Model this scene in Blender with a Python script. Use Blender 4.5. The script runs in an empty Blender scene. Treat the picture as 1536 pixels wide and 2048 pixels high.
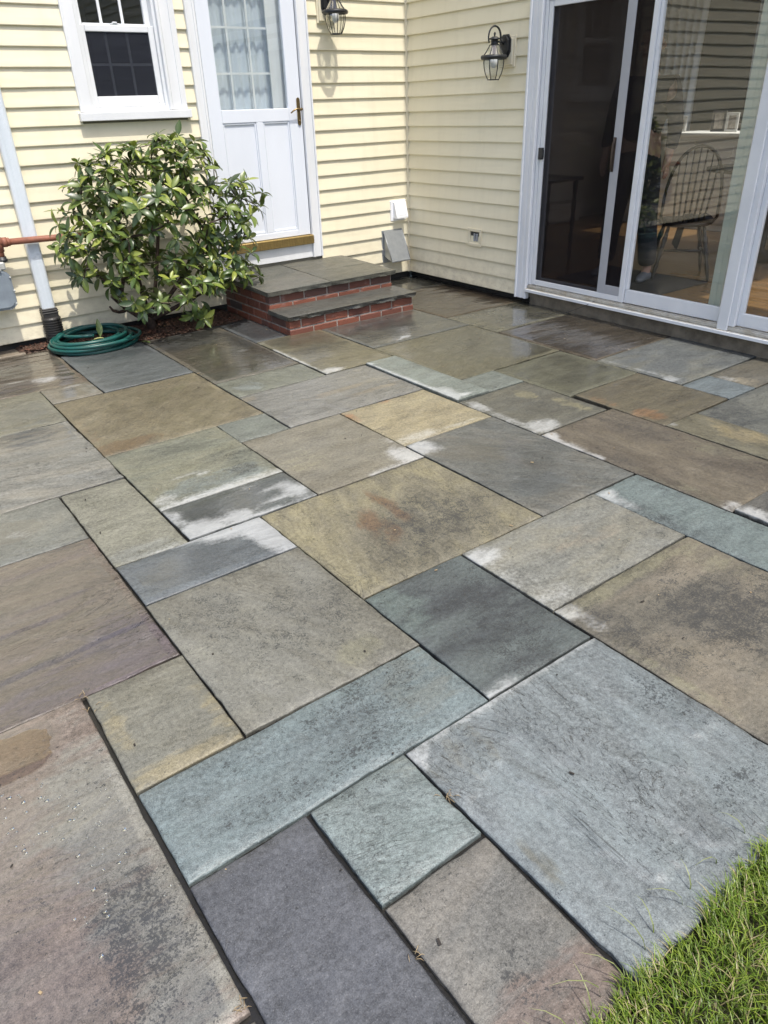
import bpy, math, random
from mathutils import Vector, Matrix, noise
random.seed(7)
R = math.radians
scene = bpy.context.scene
col = scene.collection

# ------------------------------------------------------------------ camera, sky, sun, exposure
cam_d = bpy.data.cameras.new("camera")
cam = bpy.data.objects.new("camera", cam_d)
col.objects.link(cam)
cam_d.sensor_fit = 'AUTO'
cam_d.sensor_width = 36.0
cam_d.lens = 1447.2 / 2048 * 36
cam_d.clip_start = 0.05
cam_d.clip_end = 2000
yaw, pitch, roll = 0.624128, 0.510965, -0.035136
fwd = Vector((math.sin(yaw) * math.cos(pitch), math.cos(yaw) * math.cos(pitch), -math.sin(pitch)))
rt = fwd.cross(Vector((0, 0, 1))).normalized()
up = rt.cross(fwd)
rt2 = math.cos(roll) * rt + math.sin(roll) * up
up2 = -math.sin(roll) * rt + math.cos(roll) * up
M = Matrix((rt2, up2, -fwd)).transposed().to_4x4()
M.translation = Vector((-4.6214, -5.8409, 1.485))
cam.matrix_world = M
scene.camera = cam

SUN_EL, SUN_AZ = R(66.5), R(179.5)     # azimuth clockwise from +Y
w = bpy.data.worlds.new("World")
scene.world = w
w.use_nodes = True
nt = w.node_tree
sky = nt.nodes.new('ShaderNodeTexSky')
sky.sky_type = 'NISHITA'
sky.sun_disc = False
sky.sun_elevation = SUN_EL
sky.sun_rotation = SUN_AZ
sky.air_density = 0.8
sky.dust_density = 3.2
bg = nt.nodes['Background']
bg.inputs[1].default_value = 0.15
nt.links.new(sky.outputs[0], bg.inputs[0])
sd = bpy.data.lights.new("sun", 'SUN')
sd.energy = 2.15
sd.angle = R(0.6)
sd.color = (1.0, 0.95, 0.87)
sun = bpy.data.objects.new("sun", sd)
col.objects.link(sun)
sdir = Vector((math.sin(SUN_AZ) * math.cos(SUN_EL), math.cos(SUN_AZ) * math.cos(SUN_EL), math.sin(SUN_EL)))
sun.rotation_euler = sdir.to_track_quat('Z', 'Y').to_euler()
sun.location = (-3, -6, 9)
vs = scene.view_settings
vs.view_transform = 'Standard'
vs.look = 'None'
vs.exposure = 0.86
vs.gamma = 1
scene.cycles.max_bounces = 10
scene.cycles.transparent_max_bounces = 16
scene.cycles.use_denoising = True

# ------------------------------------------------------------------ helpers
def lin(c):
    return tuple((v / 255 / 12.92 if v <= 10 else ((v / 255 + 0.055) / 1.055) ** 2.4) for v in c)

class MB:
    def __init__(s):
        s.v, s.f, s.m, s.sm = [], [], [], []
    def add(s, vs_, fs, mi=0, smooth=False):
        b = len(s.v)
        s.v += [tuple(p) for p in vs_]
        s.f += [tuple(b + i for i in f) for f in fs]
        s.m += [mi] * len(fs)
        s.sm += [smooth] * len(fs)
        return s
    def box(s, x0, x1, y0, y1, z0, z1, mi=0, bev=0.0, mat=None):
        if x0 > x1: x0, x1 = x1, x0
        if y0 > y1: y0, y1 = y1, y0
        if z0 > z1: z0, z1 = z1, z0
        b = min(bev, (x1 - x0) * .45, (y1 - y0) * .45, (z1 - z0) * .45)
        if b <= 0:
            vv = [(x, y, z) for z in (z0, z1) for y in (y0, y1) for x in (x0, x1)]
            ff = [(0, 2, 3, 1), (4, 5, 7, 6), (0, 1, 5, 4), (2, 6, 7, 3), (0, 4, 6, 2), (1, 3, 7, 5)]
        else:
            vv, idx = [], {}
            for k, z in enumerate((z0, z1)):
                for j, y in enumerate((y0, y1)):
                    for i, x in enumerate((x0, x1)):
                        sx, sy, sz = (b if i == 0 else -b), (b if j == 0 else -b), (b if k == 0 else -b)
                        idx[i, j, k, 'x'] = len(vv); vv.append((x, y + sy, z + sz))
                        idx[i, j, k, 'y'] = len(vv); vv.append((x + sx, y, z + sz))
                        idx[i, j, k, 'z'] = len(vv); vv.append((x + sx, y + sy, z))
            g = lambda i, j, k, a: idx[i, j, k, a]
            ff = []
            for i in (0, 1):
                q = [g(i, 0, 0, 'x'), g(i, 1, 0, 'x'), g(i, 1, 1, 'x'), g(i, 0, 1, 'x')]
                ff.append(q if i else q[::-1])
                q = [g(0, i, 0, 'y'), g(1, i, 0, 'y'), g(1, i, 1, 'y'), g(0, i, 1, 'y')]
                ff.append(q[::-1] if i else q)
                q = [g(0, 0, i, 'z'), g(1, 0, i, 'z'), g(1, 1, i, 'z'), g(0, 1, i, 'z')]
                ff.append(q if i else q[::-1])
            for a in (0, 1):
                for c in (0, 1):
                    ff.append([g(a, c, 0, 'x'), g(a, c, 1, 'x'), g(a, c, 1, 'y'), g(a, c, 0, 'y')][::(1 if a == c else -1)])
                    ff.append([g(a, 0, c, 'x'), g(a, 1, c, 'x'), g(a, 1, c, 'z'), g(a, 0, c, 'z')][::(-1 if a == c else 1)])
                    ff.append([g(0, a, c, 'y'), g(1, a, c, 'y'), g(1, a, c, 'z'), g(0, a, c, 'z')][::(1 if a == c else -1)])
                    for k in (0, 1):
                        t = [g(a, c, k, 'x'), g(a, c, k, 'y'), g(a, c, k, 'z')]
                        ff.append(t[::(1 if (a + c + k) % 2 else -1)])
        if mat is not None:
            vv = [tuple(mat @ Vector(p)) for p in vv]
        return s.add(vv, ff, mi)
    def tube(s, pts, r, n=8, mi=0, cap=True, closed=False):
        pts = [Vector(p) for p in pts]
        rr = r if isinstance(r, (list, tuple)) else [r] * len(pts)
        N = len(pts)
        vv, ff = [], []
        ref = None
        for i, p in enumerate(pts):
            a = pts[(i - 1) % N] if (closed or i > 0) else p
            c = pts[(i + 1) % N] if (closed or i < N - 1) else p
            t = (c - a)
            t = t.normalized() if t.length > 1e-9 else Vector((0, 0, 1))
            if ref is None:
                ref = t.orthogonal().normalized()
            ref = (ref - t * ref.dot(t))
            ref = ref.normalized() if ref.length > 1e-6 else t.orthogonal().normalized()
            bi = t.cross(ref)
            for k in range(n):
                an = 2 * math.pi * k / n
                vv.append(p + rr[i] * (math.cos(an) * ref + math.sin(an) * bi))
        for i in range(N if closed else N - 1):
            j = (i + 1) % N
            for k in range(n):
                k2 = (k + 1) % n
                ff.append((i * n + k, i * n + k2, j * n + k2, j * n + k))
        if cap and not closed:
            ff.append(tuple(range(n))[::-1])
            ff.append(tuple((N - 1) * n + k for k in range(n)))
        return s.add(vv, ff, mi, True)
    def lathe(s, prof, cx, cy, n=24, mi=0, sx=1, sy=1, a0=0, smooth=True):
        vv = [(cx + r * sx * math.cos(a0 + 2 * math.pi * k / n), cy + r * sy * math.sin(a0 + 2 * math.pi * k / n), z) for r, z in prof for k in range(n)]
        ff = []
        for i in range(len(prof) - 1):
            for k in range(n):
                k2 = (k + 1) % n
                ff.append((i * n + k, i * n + k2, (i + 1) * n + k2, (i + 1) * n + k))
        ff.append(tuple(range(n))[::-1]); ff.append(tuple((len(prof) - 1) * n + k for k in range(n)))
        return s.add(vv, ff, mi, smooth)
    def prism(s, poly, a, d0, d1, mi=0):
        # poly in the plane across axis a; a in 'xyz'
        def P(p, d):
            return {'x': (d, p[0], p[1]), 'y': (p[0], d, p[1]), 'z': (p[0], p[1], d)}[a]
        n = len(poly)
        vv = [P(p, d0) for p in poly] + [P(p, d1) for p in poly]
        ff = [tuple(range(n))[::-1], tuple(range(n, 2 * n))] + [(i, (i + 1) % n, n + (i + 1) % n, n + i) for i in range(n)]
        return s.add(vv, ff, mi)
    def obj(s, name, mats, parent=None, loc=None):
        me = bpy.data.meshes.new(name)
        me.from_pydata(s.v, [], s.f)
        if not isinstance(mats, (list, tuple)): mats = [mats]
        for m in mats: me.materials.append(m)
        me.polygons.foreach_set('material_index', s.m)
        me.polygons.foreach_set('use_smooth', s.sm)
        me.update()
        o = bpy.data.objects.new(name, me)
        col.objects.link(o)
        if parent is not None:
            o.parent = parent
        if loc is not None:
            o.location = loc
        return o

def fixn(o):
    import bmesh
    bm = bmesh.new(); bm.from_mesh(o.data)
    bmesh.ops.recalc_face_normals(bm, faces=bm.faces)
    bm.to_mesh(o.data); bm.free()
    return o

def tag(o, label, cat, group=None, kind=None):
    o['label'] = label
    o['category'] = cat
    if group: o['group'] = group
    if kind: o['kind'] = kind
    return o

def empty(name, loc=(0, 0, 0)):
    # children are modelled in world coordinates and re-based on the Empty with base()
    o = bpy.data.objects.new(name, None)
    col.objects.link(o)
    o.location = loc
    return o

def base(child, parent):
    child.parent = parent
    child.matrix_parent_inverse = Matrix.Translation(-Vector(parent.location)) if parent.type == 'EMPTY' else Matrix()
    return child

def part(mb, name, mats, parent, label=None):
    o = mb.obj(name, mats)
    fixn(o)
    if parent.type == 'EMPTY':
        base(o, parent)
    else:
        o.parent = parent
    if label: o['label'] = label
    return o

# ------------------------------------------------------------------ materials
def newmat(name):
    m = bpy.data.materials.new(name)
    m.use_nodes = True
    n = m.node_tree
    return m, n, n.nodes['Principled BSDF']

def N(nt_, typ, **kw):
    nd = nt_.nodes.new(typ)
    for k, v in kw.items():
        if isinstance(k, str) and k.startswith('i_'):
            nd.inputs[k[2:].replace('_', ' ')].default_value = v
        else:
            setattr(nd, k, v)
    return nd

def L(nt_, a, b):
    nt_.links.new(a, b)

def math_(nt_, op, a, b=None, c=None, clamp=False):
    nd = nt_.nodes.new('ShaderNodeMath'); nd.operation = op; nd.use_clamp = clamp
    for i, x in enumerate((a, b, c)):
        if x is None: continue
        if hasattr(x, 'links') or isinstance(x, bpy.types.NodeSocket): nt_.links.new(x, nd.inputs[i])
        else: nd.inputs[i].default_value = x
    return nd.outputs[0]

def ramp(nt_, fac, stops):
    nd = nt_.nodes.new('ShaderNodeValToRGB')
    e = nd.color_ramp.elements
    while len(e) < len(stops): e.new(0.5)
    for el, (p, c) in zip(e, stops):
        el.position = p
        el.color = (*c, 1) if len(c) == 3 else c
    nt_.links.new(fac, nd.inputs[0])
    return nd.outputs[0]

def mixc(nt_, fac, a, b, bt='MIX'):
    nd = nt_.nodes.new('ShaderNodeMix'); nd.data_type = 'RGBA'; nd.blend_type = bt
    for sock, x in ((nd.inputs[0], fac), (nd.inputs[6], a), (nd.inputs[7], b)):
        if isinstance(x, bpy.types.NodeSocket): nt_.links.new(x, sock)
        elif isinstance(x, (int, float)): sock.default_value = x
        else: sock.default_value = (*x[:3], 1)
    return nd.outputs[2]

def noisen(nt_, vec, scale, detail=4, rough=.55, dist=0.0):
    nd = nt_.nodes.new('ShaderNodeTexNoise')
    nd.inputs['Scale'].default_value = scale
    nd.inputs['Detail'].default_value = detail
    nd.inputs['Roughness'].default_value = rough
    nd.inputs['Distortion'].default_value = dist
    nt_.links.new(vec, nd.inputs['Vector'])
    return nd.outputs['Fac']

def coords(nt_, scale=(1, 1, 1), rot=(0, 0, 0), loc=(0, 0, 0), src='Object'):
    tc = nt_.nodes.new('ShaderNodeTexCoord')
    mp = nt_.nodes.new('ShaderNodeMapping')
    mp.inputs['Scale'].default_value = scale
    mp.inputs['Rotation'].default_value = rot
    mp.inputs['Location'].default_value = loc
    nt_.links.new(tc.outputs[src], mp.inputs[0])
    return mp.outputs[0]

def bump(nt_, h, strength, dist=0.01, prev=None):
    b = nt_.nodes.new('ShaderNodeBump')
    b.inputs['Strength'].default_value = strength
    b.inputs['Distance'].default_value = dist
    nt_.links.new(h, b.inputs['Height'])
    if prev is not None: nt_.links.new(prev, b.inputs['Normal'])
    return b.outputs[0]

def simple(name, c1, c2=None, scale=8, rough=.5, bumpk=.1, bscale=60, metal=0, stretch=(1, 1, 1), spec=.5, rough2=None, bdist=.002):
    m, n, p = newmat(name)
    v = coords(n, stretch)
    f = noisen(n, v, scale, 6, .6)
    c2 = c2 or tuple(x * .75 for x in c1)
    cc = ramp(n, f, [(.3, c2), (.68, c1)])
    L(n, cc, p.inputs['Base Color'])
    p.inputs['Metallic'].default_value = metal
    p.inputs['Specular IOR Level'].default_value = spec
    if rough2 is None: rough2 = min(1, rough + .12)
    rr = n.nodes.new('ShaderNodeMapRange'); L(n, f, rr.inputs[0])
    rr.inputs[1].default_value = .3; rr.inputs[2].default_value = .7
    rr.inputs[3].default_value = rough2; rr.inputs[4].default_value = rough
    L(n, rr.outputs[0], p.inputs['Roughness'])
    f2 = noisen(n, v, bscale, 3, .6)
    L(n, bump(n, f2, bumpk, bdist), p.inputs['Normal'])
    return m

CREAM = (.80, .725, .50)
def mat_siding():
    m, n, p = newmat('vinyl_siding')
    v = coords(n, (1, 1, 1))
    big = noisen(n, v, 1.3, 4, .6)
    c = ramp(n, big, [(.25, (.78, .712, .515)), (.7, (.84, .782, .59))])
    # rain streaks and grime, vertical
    v2 = coords(n, (9, 9, .7))
    st = noisen(n, v2, 1.6, 5, .6)
    st = ramp(n, st, [(.50, (0, 0, 0)), (.78, (1, 1, 1))])
    c = mixc(n, math_(n, 'MULTIPLY', st, .16), c, (.50, .44, .30))
    # embossed grain, horizontal
    v3 = coords(n, (2.2, 2.2, 60))
    g = noisen(n, v3, 3.2, 4, .65)
    c = mixc(n, math_(n, 'MULTIPLY', g, .10), c, (.64, .60, .46))
    sx = n.nodes.new('ShaderNodeSeparateXYZ'); L(n, coords(n), sx.inputs[0])
    low = n.nodes.new('ShaderNodeMapRange'); L(n, sx.outputs[2], low.inputs[0])
    low.inputs[1].default_value = .42; low.inputs[2].default_value = .04
    sp = ramp(n, noisen(n, coords(n, (1, 1, 1.6)), 14, 6, .7), [(.40, (0, 0, 0)), (.66, (1, 1, 1))])
    c = mixc(n, math_(n, 'MULTIPLY', math_(n, 'MULTIPLY', low.outputs[0], sp), .38), c, (.30, .24, .16))
    L(n, c, p.inputs['Base Color'])
    p.inputs['Roughness'].default_value = .42
    p.inputs['Specular IOR Level'].default_value = .4
    warp = noisen(n, coords(n, (1.1, 1.1, 6)), 1.4, 2, .5)
    b1 = bump(n, warp, .5, .012)
    L(n, bump(n, g, .35, .0012, b1), p.inputs['Normal'])
    return m
SIDING = mat_siding()
SIDING_TRIM = simple('cream_trim_vinyl', (.77, .71, .53), (.70, .64, .47), 5, .4, .05)
WHITE = simple('white_painted_trim', (.80, .815, .825), (.71, .73, .745), 2.5, .35, .12, 90, stretch=(3, 3, .6))
WHITE2 = simple('white_vinyl_frame', (.79, .81, .82), (.70, .72, .735), 3, .3, .05, 70)
DOORW = simple('white_door_skin', (.76, .80, .86), (.70, .74, .80), 2.0, .4, .25, 110, stretch=(1, 1, .35))
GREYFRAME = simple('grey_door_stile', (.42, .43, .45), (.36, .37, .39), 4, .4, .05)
SHADEDSTILE = simple('shaded_white_stile', (.50, .54, .46), (.44, .48, .40), 4, .4, .05)  # a white stile; its shade is mixed into this greenish colour
ALU = simple('weathered_aluminium_sill', (.62, .62, .58), (.42, .38, .30), 14, .35, .15, 80, metal=.3)
BRASS = simple('dull_brass', (.40, .29, .11), (.26, .19, .08), 14, .38, .2, 60, metal=.75, stretch=(5, 1, 1))
BRASS2 = simple('aged_brass_handle', (.33, .24, .11), (.18, .13, .07), 40, .3, .1, 60, metal=.9)
BLACKM = simple('black_powder_metal', (.022, .024, .026), (.014, .015, .016), 30, .38, .3, 160)
BLACKP = simple('black_corrugated_plastic', (.02, .02, .022), (.035, .033, .03), 12, .4, .2, 60)
RUST = simple('rusty_painted_pipe', (.34, .125, .07), (.17, .075, .05), 22, .55, .4, 90)
METER = simple('grey_meter_paint', (.24, .285, .32), (.17, .20, .23), 9, .4, .2, 60)
METERL = simple('light_grey_meter_cover', (.50, .52, .50), (.36, .37, .35), 15, .5, .2, 60)
CONC = simple('foundation_concrete', (.25, .21, .155), (.10, .082, .058), 9, .6, .9, 50, bdist=.006)
GALV = simple('galvanised_hood', (.40, .42, .43), (.30, .32, .33), 18, .35, .2, 40, metal=.6)
WPLAST = simple('white_plastic', (.86, .87, .88), (.80, .80, .80), 6, .35, .03)
HOSE = simple('green_hose_rubber', (.010, .088, .076), (.007, .06, .05), 14, .32, .15, 120)
SOIL = simple('dark_joint_soil', (.016, .015, .013), (.007, .007, .006), 30, .3, .35, 90, bdist=.004)
MULCH = simple('bark_mulch', (.10, .055, .035), (.03, .018, .012), 25, .7, 1.0, 60, bdist=.01)
BARK = simple('shrub_bark', (.085, .055, .04), (.03, .02, .016), 18, .75, .8, 60, bdist=.004, stretch=(3, 3, 1))
TWIG = simple('twig_bark', (.11, .085, .055), (.05, .035, .028), 18, .7, .4, 60)
WOODF = None

def mat_downspout():
    m, n, p = newmat('white_ribbed_downspout')
    v = coords(n, (1, 1, 1))
    f = noisen(n, coords(n, (14, 14, .8)), 1.5, 4, .6)
    L(n, ramp(n, f, [(.3, (.62, .68, .72)), (.7, (.74, .79, .83))]), p.inputs['Base Color'])
    p.inputs['Roughness'].default_value = .35
    return m
DOWN = mat_downspout()

def mat_glass(name, tint=(.75, .82, .80), dark=.25, ior=1.52):
    m = bpy.data.materials.new(name)
    m.use_nodes = True
    n = m.node_tree
    n.nodes.clear()
    out = n.nodes.new('ShaderNodeOutputMaterial')
    tr = n.nodes.new('ShaderNodeBsdfTransparent'); tr.inputs[0].default_value = (*tint, 1)
    gl = n.nodes.new('ShaderNodeBsdfGlossy'); gl.inputs['Roughness'].default_value = 0.0
    gl.inputs[0].default_value = (1, 1, 1, 1)
    lw = n.nodes.new('ShaderNodeLayerWeight'); lw.inputs[0].default_value = .5
    f5 = math_(n, 'POWER', lw.outputs['Facing'], 5.0)
    f0 = ((ior - 1) / (ior + 1)) ** 2
    frs = math_(n, 'MULTIPLY_ADD', f5, 1 - f0, f0)
    v = coords(n, (1, 1, 1))
    wv = noisen(n, v, 2.2, 2, .5)
    b = bump(n, wv, .03, .02)
    L(n, b, gl.inputs['Normal'])
    mx = n.nodes.new('ShaderNodeMixShader')
    f = math_(n, 'MULTIPLY', frs, dark, clamp=True)
    L(n, f, mx.inputs[0]); L(n, tr.outputs[0], mx.inputs[1]); L(n, gl.outputs[0], mx.inputs[2])
    L(n, mx.outputs[0], out.inputs[0])
    return m
GLASS = mat_glass('window_glass', (.95, .96, .955), 1.1)
GLASSDOOR = mat_glass('storm_door_glass', (.96, .975, .97), 1.3)
LAMPGLASS = mat_glass('lantern_glass', (.90, .91, .90), 2.6, 1.5)

def mat_screen(name, dens=.62, c=(.012, .011, .012)):
    m = bpy.data.materials.new(name)
    m.use_nodes = True
    n = m.node_tree
    n.nodes.clear()
    out = n.nodes.new('ShaderNodeOutputMaterial')
    tr = n.nodes.new('ShaderNodeBsdfTransparent')
    df = n.nodes.new('ShaderNodeBsdfDiffuse')
    v = coords(n, (1, 1, 1))
    f = noisen(n, coords(n, (1, 30, 160)), 2.5, 3, .7)
    cc = ramp(n, f, [(.35, c), (.75, tuple(x * 3.2 for x in c))])
    L(n, cc, df.inputs[0])
    mx = n.nodes.new('ShaderNodeMixShader'); mx.inputs[0].default_value = dens
    L(n, tr.outputs[0], mx.inputs[1]); L(n, df.outputs[0], mx.inputs[2])
    L(n, mx.outputs[0], out.inputs[0])
    return m
SCREEN = mat_screen('insect_screen_mesh', .46, (.012, .010, .010))
SCREEN2 = mat_screen('window_screen_mesh', .52, (.020, .022, .028))

def mat_wood(name, c1, c2, plank=.08, rough=.25):
    m, n, p = newmat(name)
    br = n.nodes.new('ShaderNodeTexBrick')
    L(n, coords(n, (1, 1, 1), (0, 0, R(90))), br.inputs['Vector'])
    br.inputs['Color1'].default_value = (*c1, 1); br.inputs['Color2'].default_value = (*c2, 1)
    br.inputs['Mortar'].default_value = (*(x * .3 for x in c2), 1)
    br.inputs['Scale'].default_value = 1.0
    br.inputs['Mortar Size'].default_value = .0025
    br.inputs['Brick Width'].default_value = 1.1
    br.inputs['Row Height'].default_value = plank
    g = noisen(n, coords(n, (22, 1.5, 1)), 3, 5, .6)
    L(n, mixc(n, math_(n, 'MULTIPLY', g, .5), br.outputs[0], tuple(x * .5 for x in c1)), p.inputs['Base Color'])
    p.inputs['Roughness'].default_value = rough
    return m
FLOORW = mat_wood('oak_floor_boards', (.27, .155, .062), (.21, .12, .048))
CHAIRW = simple('dark_walnut', (.022, .014, .010), (.012, .008, .006), 12, .35, .1)
ROOMW = simple('room_wall_paint', (.38, .35, .30), (.33, .30, .26), 3, .8, .05)
CABW = simple('white_cabinet_paint', (.75, .77, .74), (.70, .71, .68), 3, .5, .05)
CURT = simple('sheer_curtain', (.60, .66, .72), (.52, .58, .64), 3, .8, .05)
CLOTHB = simple('dark_cloth', (.018, .018, .022), (.03, .03, .036), 10, .9, .4, 50)
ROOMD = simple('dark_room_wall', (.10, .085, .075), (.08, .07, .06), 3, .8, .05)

# ---- stone: one node group, per-stone colours; vertex colour 'm' holds where the stains, dry patches, painted reflections and water are
def stone_group():
    g = bpy.data.node_groups.new('flagstone_surface', 'ShaderNodeTree')
    I = g.interface
    for nm, ty, dv in (('A', 'NodeSocketColor', (.2, .2, .2, 1)), ('B', 'NodeSocketColor', (.2, .2, .2, 1)), ('C', 'NodeSocketColor', (.2, .2, .2, 1)),
                       ('Streak', 'NodeSocketFloat', 0), ('Seed', 'NodeSocketFloat', 0), ('Speck', 'NodeSocketFloat', .3), ('Wet', 'NodeSocketFloat', .3),
                       ('Cleft', 'NodeSocketFloat', .5), ('Aniso', 'NodeSocketFloat', 2.5), ('Rough', 'NodeSocketFloat', .5)):
        s = I.new_socket(nm, in_out='INPUT', socket_type=ty); s.default_value = dv
    I.new_socket('BSDF', in_out='OUTPUT', socket_type='NodeSocketShader')
    gi = g.nodes.new('NodeGroupInput'); go = g.nodes.new('NodeGroupOutput')
    i = lambda k: gi.outputs[k]
    tc = g.nodes.new('ShaderNodeTexCoord')
    off = g.nodes.new('ShaderNodeCombineXYZ')
    L(g, math_(g, 'MULTIPLY', i('Seed'), 7.31), off.inputs[0]); L(g, math_(g, 'MULTIPLY', i('Seed'), 3.77), off.inputs[1]); L(g, i('Seed'), off.inputs[2])
    va = g.nodes.new('ShaderNodeVectorMath'); va.operation = 'ADD'
    L(g, tc.outputs['Object'], va.inputs[0]); L(g, off.outputs[0], va.inputs[1])
    P0 = va.outputs[0]
    # rotated and stretched bedding coordinates
    rotn = g.nodes.new('ShaderNodeVectorRotate'); rotn.rotation_type = 'Z_AXIS'
    L(g, P0, rotn.inputs['Vector']); L(g, i('Streak'), rotn.inputs['Angle'])
    sc = g.nodes.new('ShaderNodeCombineXYZ'); sc.inputs[0].default_value = 1; sc.inputs[2].default_value = 1
    L(g, i('Aniso'), sc.inputs[1])
    vm = g.nodes.new('ShaderNodeVectorMath'); vm.operation = 'MULTIPLY'
    L(g, rotn.outputs[0], vm.inputs[0]); L(g, sc.outputs[0], vm.inputs[1])
    P1 = vm.outputs[0]
    att = g.nodes.new('ShaderNodeVertexColor'); att.layer_name = 'm'
    sep = g.nodes.new('ShaderNodeSeparateColor'); L(g, att.outputs['Color'], sep.inputs[0])
    aw, ad, awet, ast = sep.outputs[0], sep.outputs[1], sep.outputs[2], att.outputs['Alpha']
    n_big = noisen(g, P1, 1.6, 6, .62, .6)
    n_mid = noisen(g, P1, 6.5, 7, .68, .4)
    n_fine = noisen(g, P0, 75, 6, .7)
    n_grit = noisen(g, P0, 330, 2, .6)
    n_iso = noisen(g, P0, 9, 8, .7)
    def band(x, lo, hi):
        mr = g.nodes.new('ShaderNodeMapRange'); mr.interpolation_type = 'SMOOTHSTEP'
        L(g, x, mr.inputs[0]); mr.inputs[1].default_value = lo; mr.inputs[2].default_value = hi
        return mr.outputs[0]
    c = mixc(g, band(n_big, .40, .62), i('A'), i('B'))
    ctr0 = lambda x, k: math_(g, 'MULTIPLY', math_(g, 'SUBTRACT', x, .5), k)
    # stained zones
    stm = math_(g, 'ADD', ast, math_(g, 'ADD', ctr0(n_mid, 2.2), ctr0(n_big, .8)))
    c = mixc(g, math_(g, 'MULTIPLY', band(stm, .35, .95), .80), c, i('C'))
    # medium + fine value variation
    hv = g.nodes.new('ShaderNodeHueSaturation')
    ctr = lambda x, k: math_(g, 'MULTIPLY', math_(g, 'SUBTRACT', x, .5), k)
    val = math_(g, 'ADD', ctr(n_mid, 1.15), ctr(n_fine, 1.8))
    val = math_(g, 'ADD', val, ctr(n_grit, 1.5))
    val = math_(g, 'ADD', val, math_(g, 'ADD', ctr(n_iso, .40), ctr(n_big, 1.15)))
    val = math_(g, 'MAXIMUM', math_(g, 'ADD', val, 1.0), .3)
    L(g, val, hv.inputs['Value']); L(g, c, hv.inputs['Color'])
    L(g, math_(g, 'ADD', .55, math_(g, 'MULTIPLY', n_iso, .5)), hv.inputs['Saturation'])
    c = hv.outputs[0]
    # lichen / dark pitting, speckled
    sp = math_(g, 'ADD', math_(g, 'MULTIPLY', ad, .38), math_(g, 'MULTIPLY', i('Speck'), .26))
    n_sp = noisen(g, P0, 150, 3, .75)
    n_sp2 = noisen(g, P0, 26, 5, .7)
    spn = math_(g, 'ADD', ctr(n_sp, 1.9), math_(g, 'ADD', ctr(n_iso, .9), ctr(n_sp2, 1.1)))
    spm = band(math_(g, 'ADD', spn, sp), .30, .46)
    c = mixc(g, math_(g, 'MULTIPLY', spm, .78), c, (.026, .028, .029))
    c = mixc(g, math_(g, 'MULTIPLY', ad, .22), c, (.04, .042, .045))
    # pale grains
    pg = band(n_grit, .66, .74)
    c = mixc(g, math_(g, 'MULTIPLY', pg, .22), c, (.42, .41, .38))
    # cleft ledges: stepped bedding
    n_cl = noisen(g, P1, 1.9, 7, .60, .9)
    t = math_(g, 'MULTIPLY', n_cl, 13.0)
    fr = math_(g, 'FRACT', t)
    stp = math_(g, 'ADD', math_(g, 'FLOOR', t), band(fr, 0.0, .07))
    msk = band(noisen(g, P0, 2.6, 3, .5), .48, .58)
    line = math_(g, 'MULTIPLY', math_(g, 'LESS_THAN', fr, .055), msk)
    line = math_(g, 'MULTIPLY', line, math_(g, 'POWER', i('Cleft'), .6))
    c = mixc(g, math_(g, 'MULTIPLY', line, .85), c, (.045, .042, .036))
    # wetness
    wn = math_(g, 'ADD', i('Wet'), math_(g, 'MULTIPLY', math_(g, 'SUBTRACT', n_big, .5), 1.6))
    wn = math_(g, 'ADD', wn, math_(g, 'MULTIPLY', awet, .9))
    wn = math_(g, 'ADD', wn, math_(g, 'MULTIPLY', math_(g, 'SUBTRACT', n_iso, .5), .5))
    wet = band(wn, .35, .85)
    # dry pale patches, and a few reflections painted white
    wm = math_(g, 'ADD', aw, ctr(n_iso, 1.1))
    wm = math_(g, 'ADD', wm, math_(g, 'ADD', ctr(n_fine, .8), ctr(n_mid, .9)))
    dry = band(wm, .27, 1.06)
    dry = math_(g, 'MULTIPLY', dry, band(aw, .03, .22))
    c = mixc(g, math_(g, 'MULTIPLY', wet, .34), c, (.0, .0, .0))
    lightc = mixc(g, .30, c, (.40, .42, .42))
    lightc = mixc(g, math_(g, 'MULTIPLY', n_mid, .9), lightc, (.50, .515, .51))
    c = mixc(g, math_(g, 'MULTIPLY', dry, .80), c, lightc)
    p = g.nodes.new('ShaderNodeBsdfPrincipled')
    L(g, c, p.inputs['Base Color'])
    rg = math_(g, 'ADD', i('Rough'), math_(g, 'MULTIPLY', math_(g, 'SUBTRACT', n_iso, .5), .35))
    rg = math_(g, 'MAXIMUM', rg, math_(g, 'MULTIPLY', dry, .85))
    L(g, rg, p.inputs['Roughness'])
    h = math_(g, 'MULTIPLY', stp, math_(g, 'MULTIPLY', i('Cleft'), math_(g, 'ADD', .25, math_(g, 'MULTIPLY', msk, .75))))
    b = bump(g, h, 1.0, .0030)
    b = bump(g, n_cl, .8, .012, b)
    b = bump(g, n_mid, .55, .005, b)
    bw = bump(g, n_mid, .25, .004, bump(g, n_cl, .35, .008))
    bw = bump(g, n_fine, .10, .0012, bw)
    b = bump(g, n_fine, .55, .0022, b)
    b = bump(g, n_grit, .35, .0008, b)
    L(g, b, p.inputs['Normal'])
    ndry = math_(g, 'SUBTRACT', 1.0, dry)
    L(g, math_(g, 'MULTIPLY', wet, ndry), p.inputs['Coat Weight'])
    p.inputs['Coat Roughness'].default_value = .10
    L(g, math_(g, 'ADD', .02, math_(g, 'MULTIPLY', math_(g, 'SUBTRACT', 1.0, wet), .25)), p.inputs['Coat Roughness'])
    p.inputs['Coat IOR'].default_value = 1.6
    L(g, bw, p.inputs['Coat Normal'])
    p.inputs['Specular IOR Level'].default_value = .45
    L(g, p.outputs[0], go.inputs[0])
    return g
STG = stone_group()
KSTONE = 0.545
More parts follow.
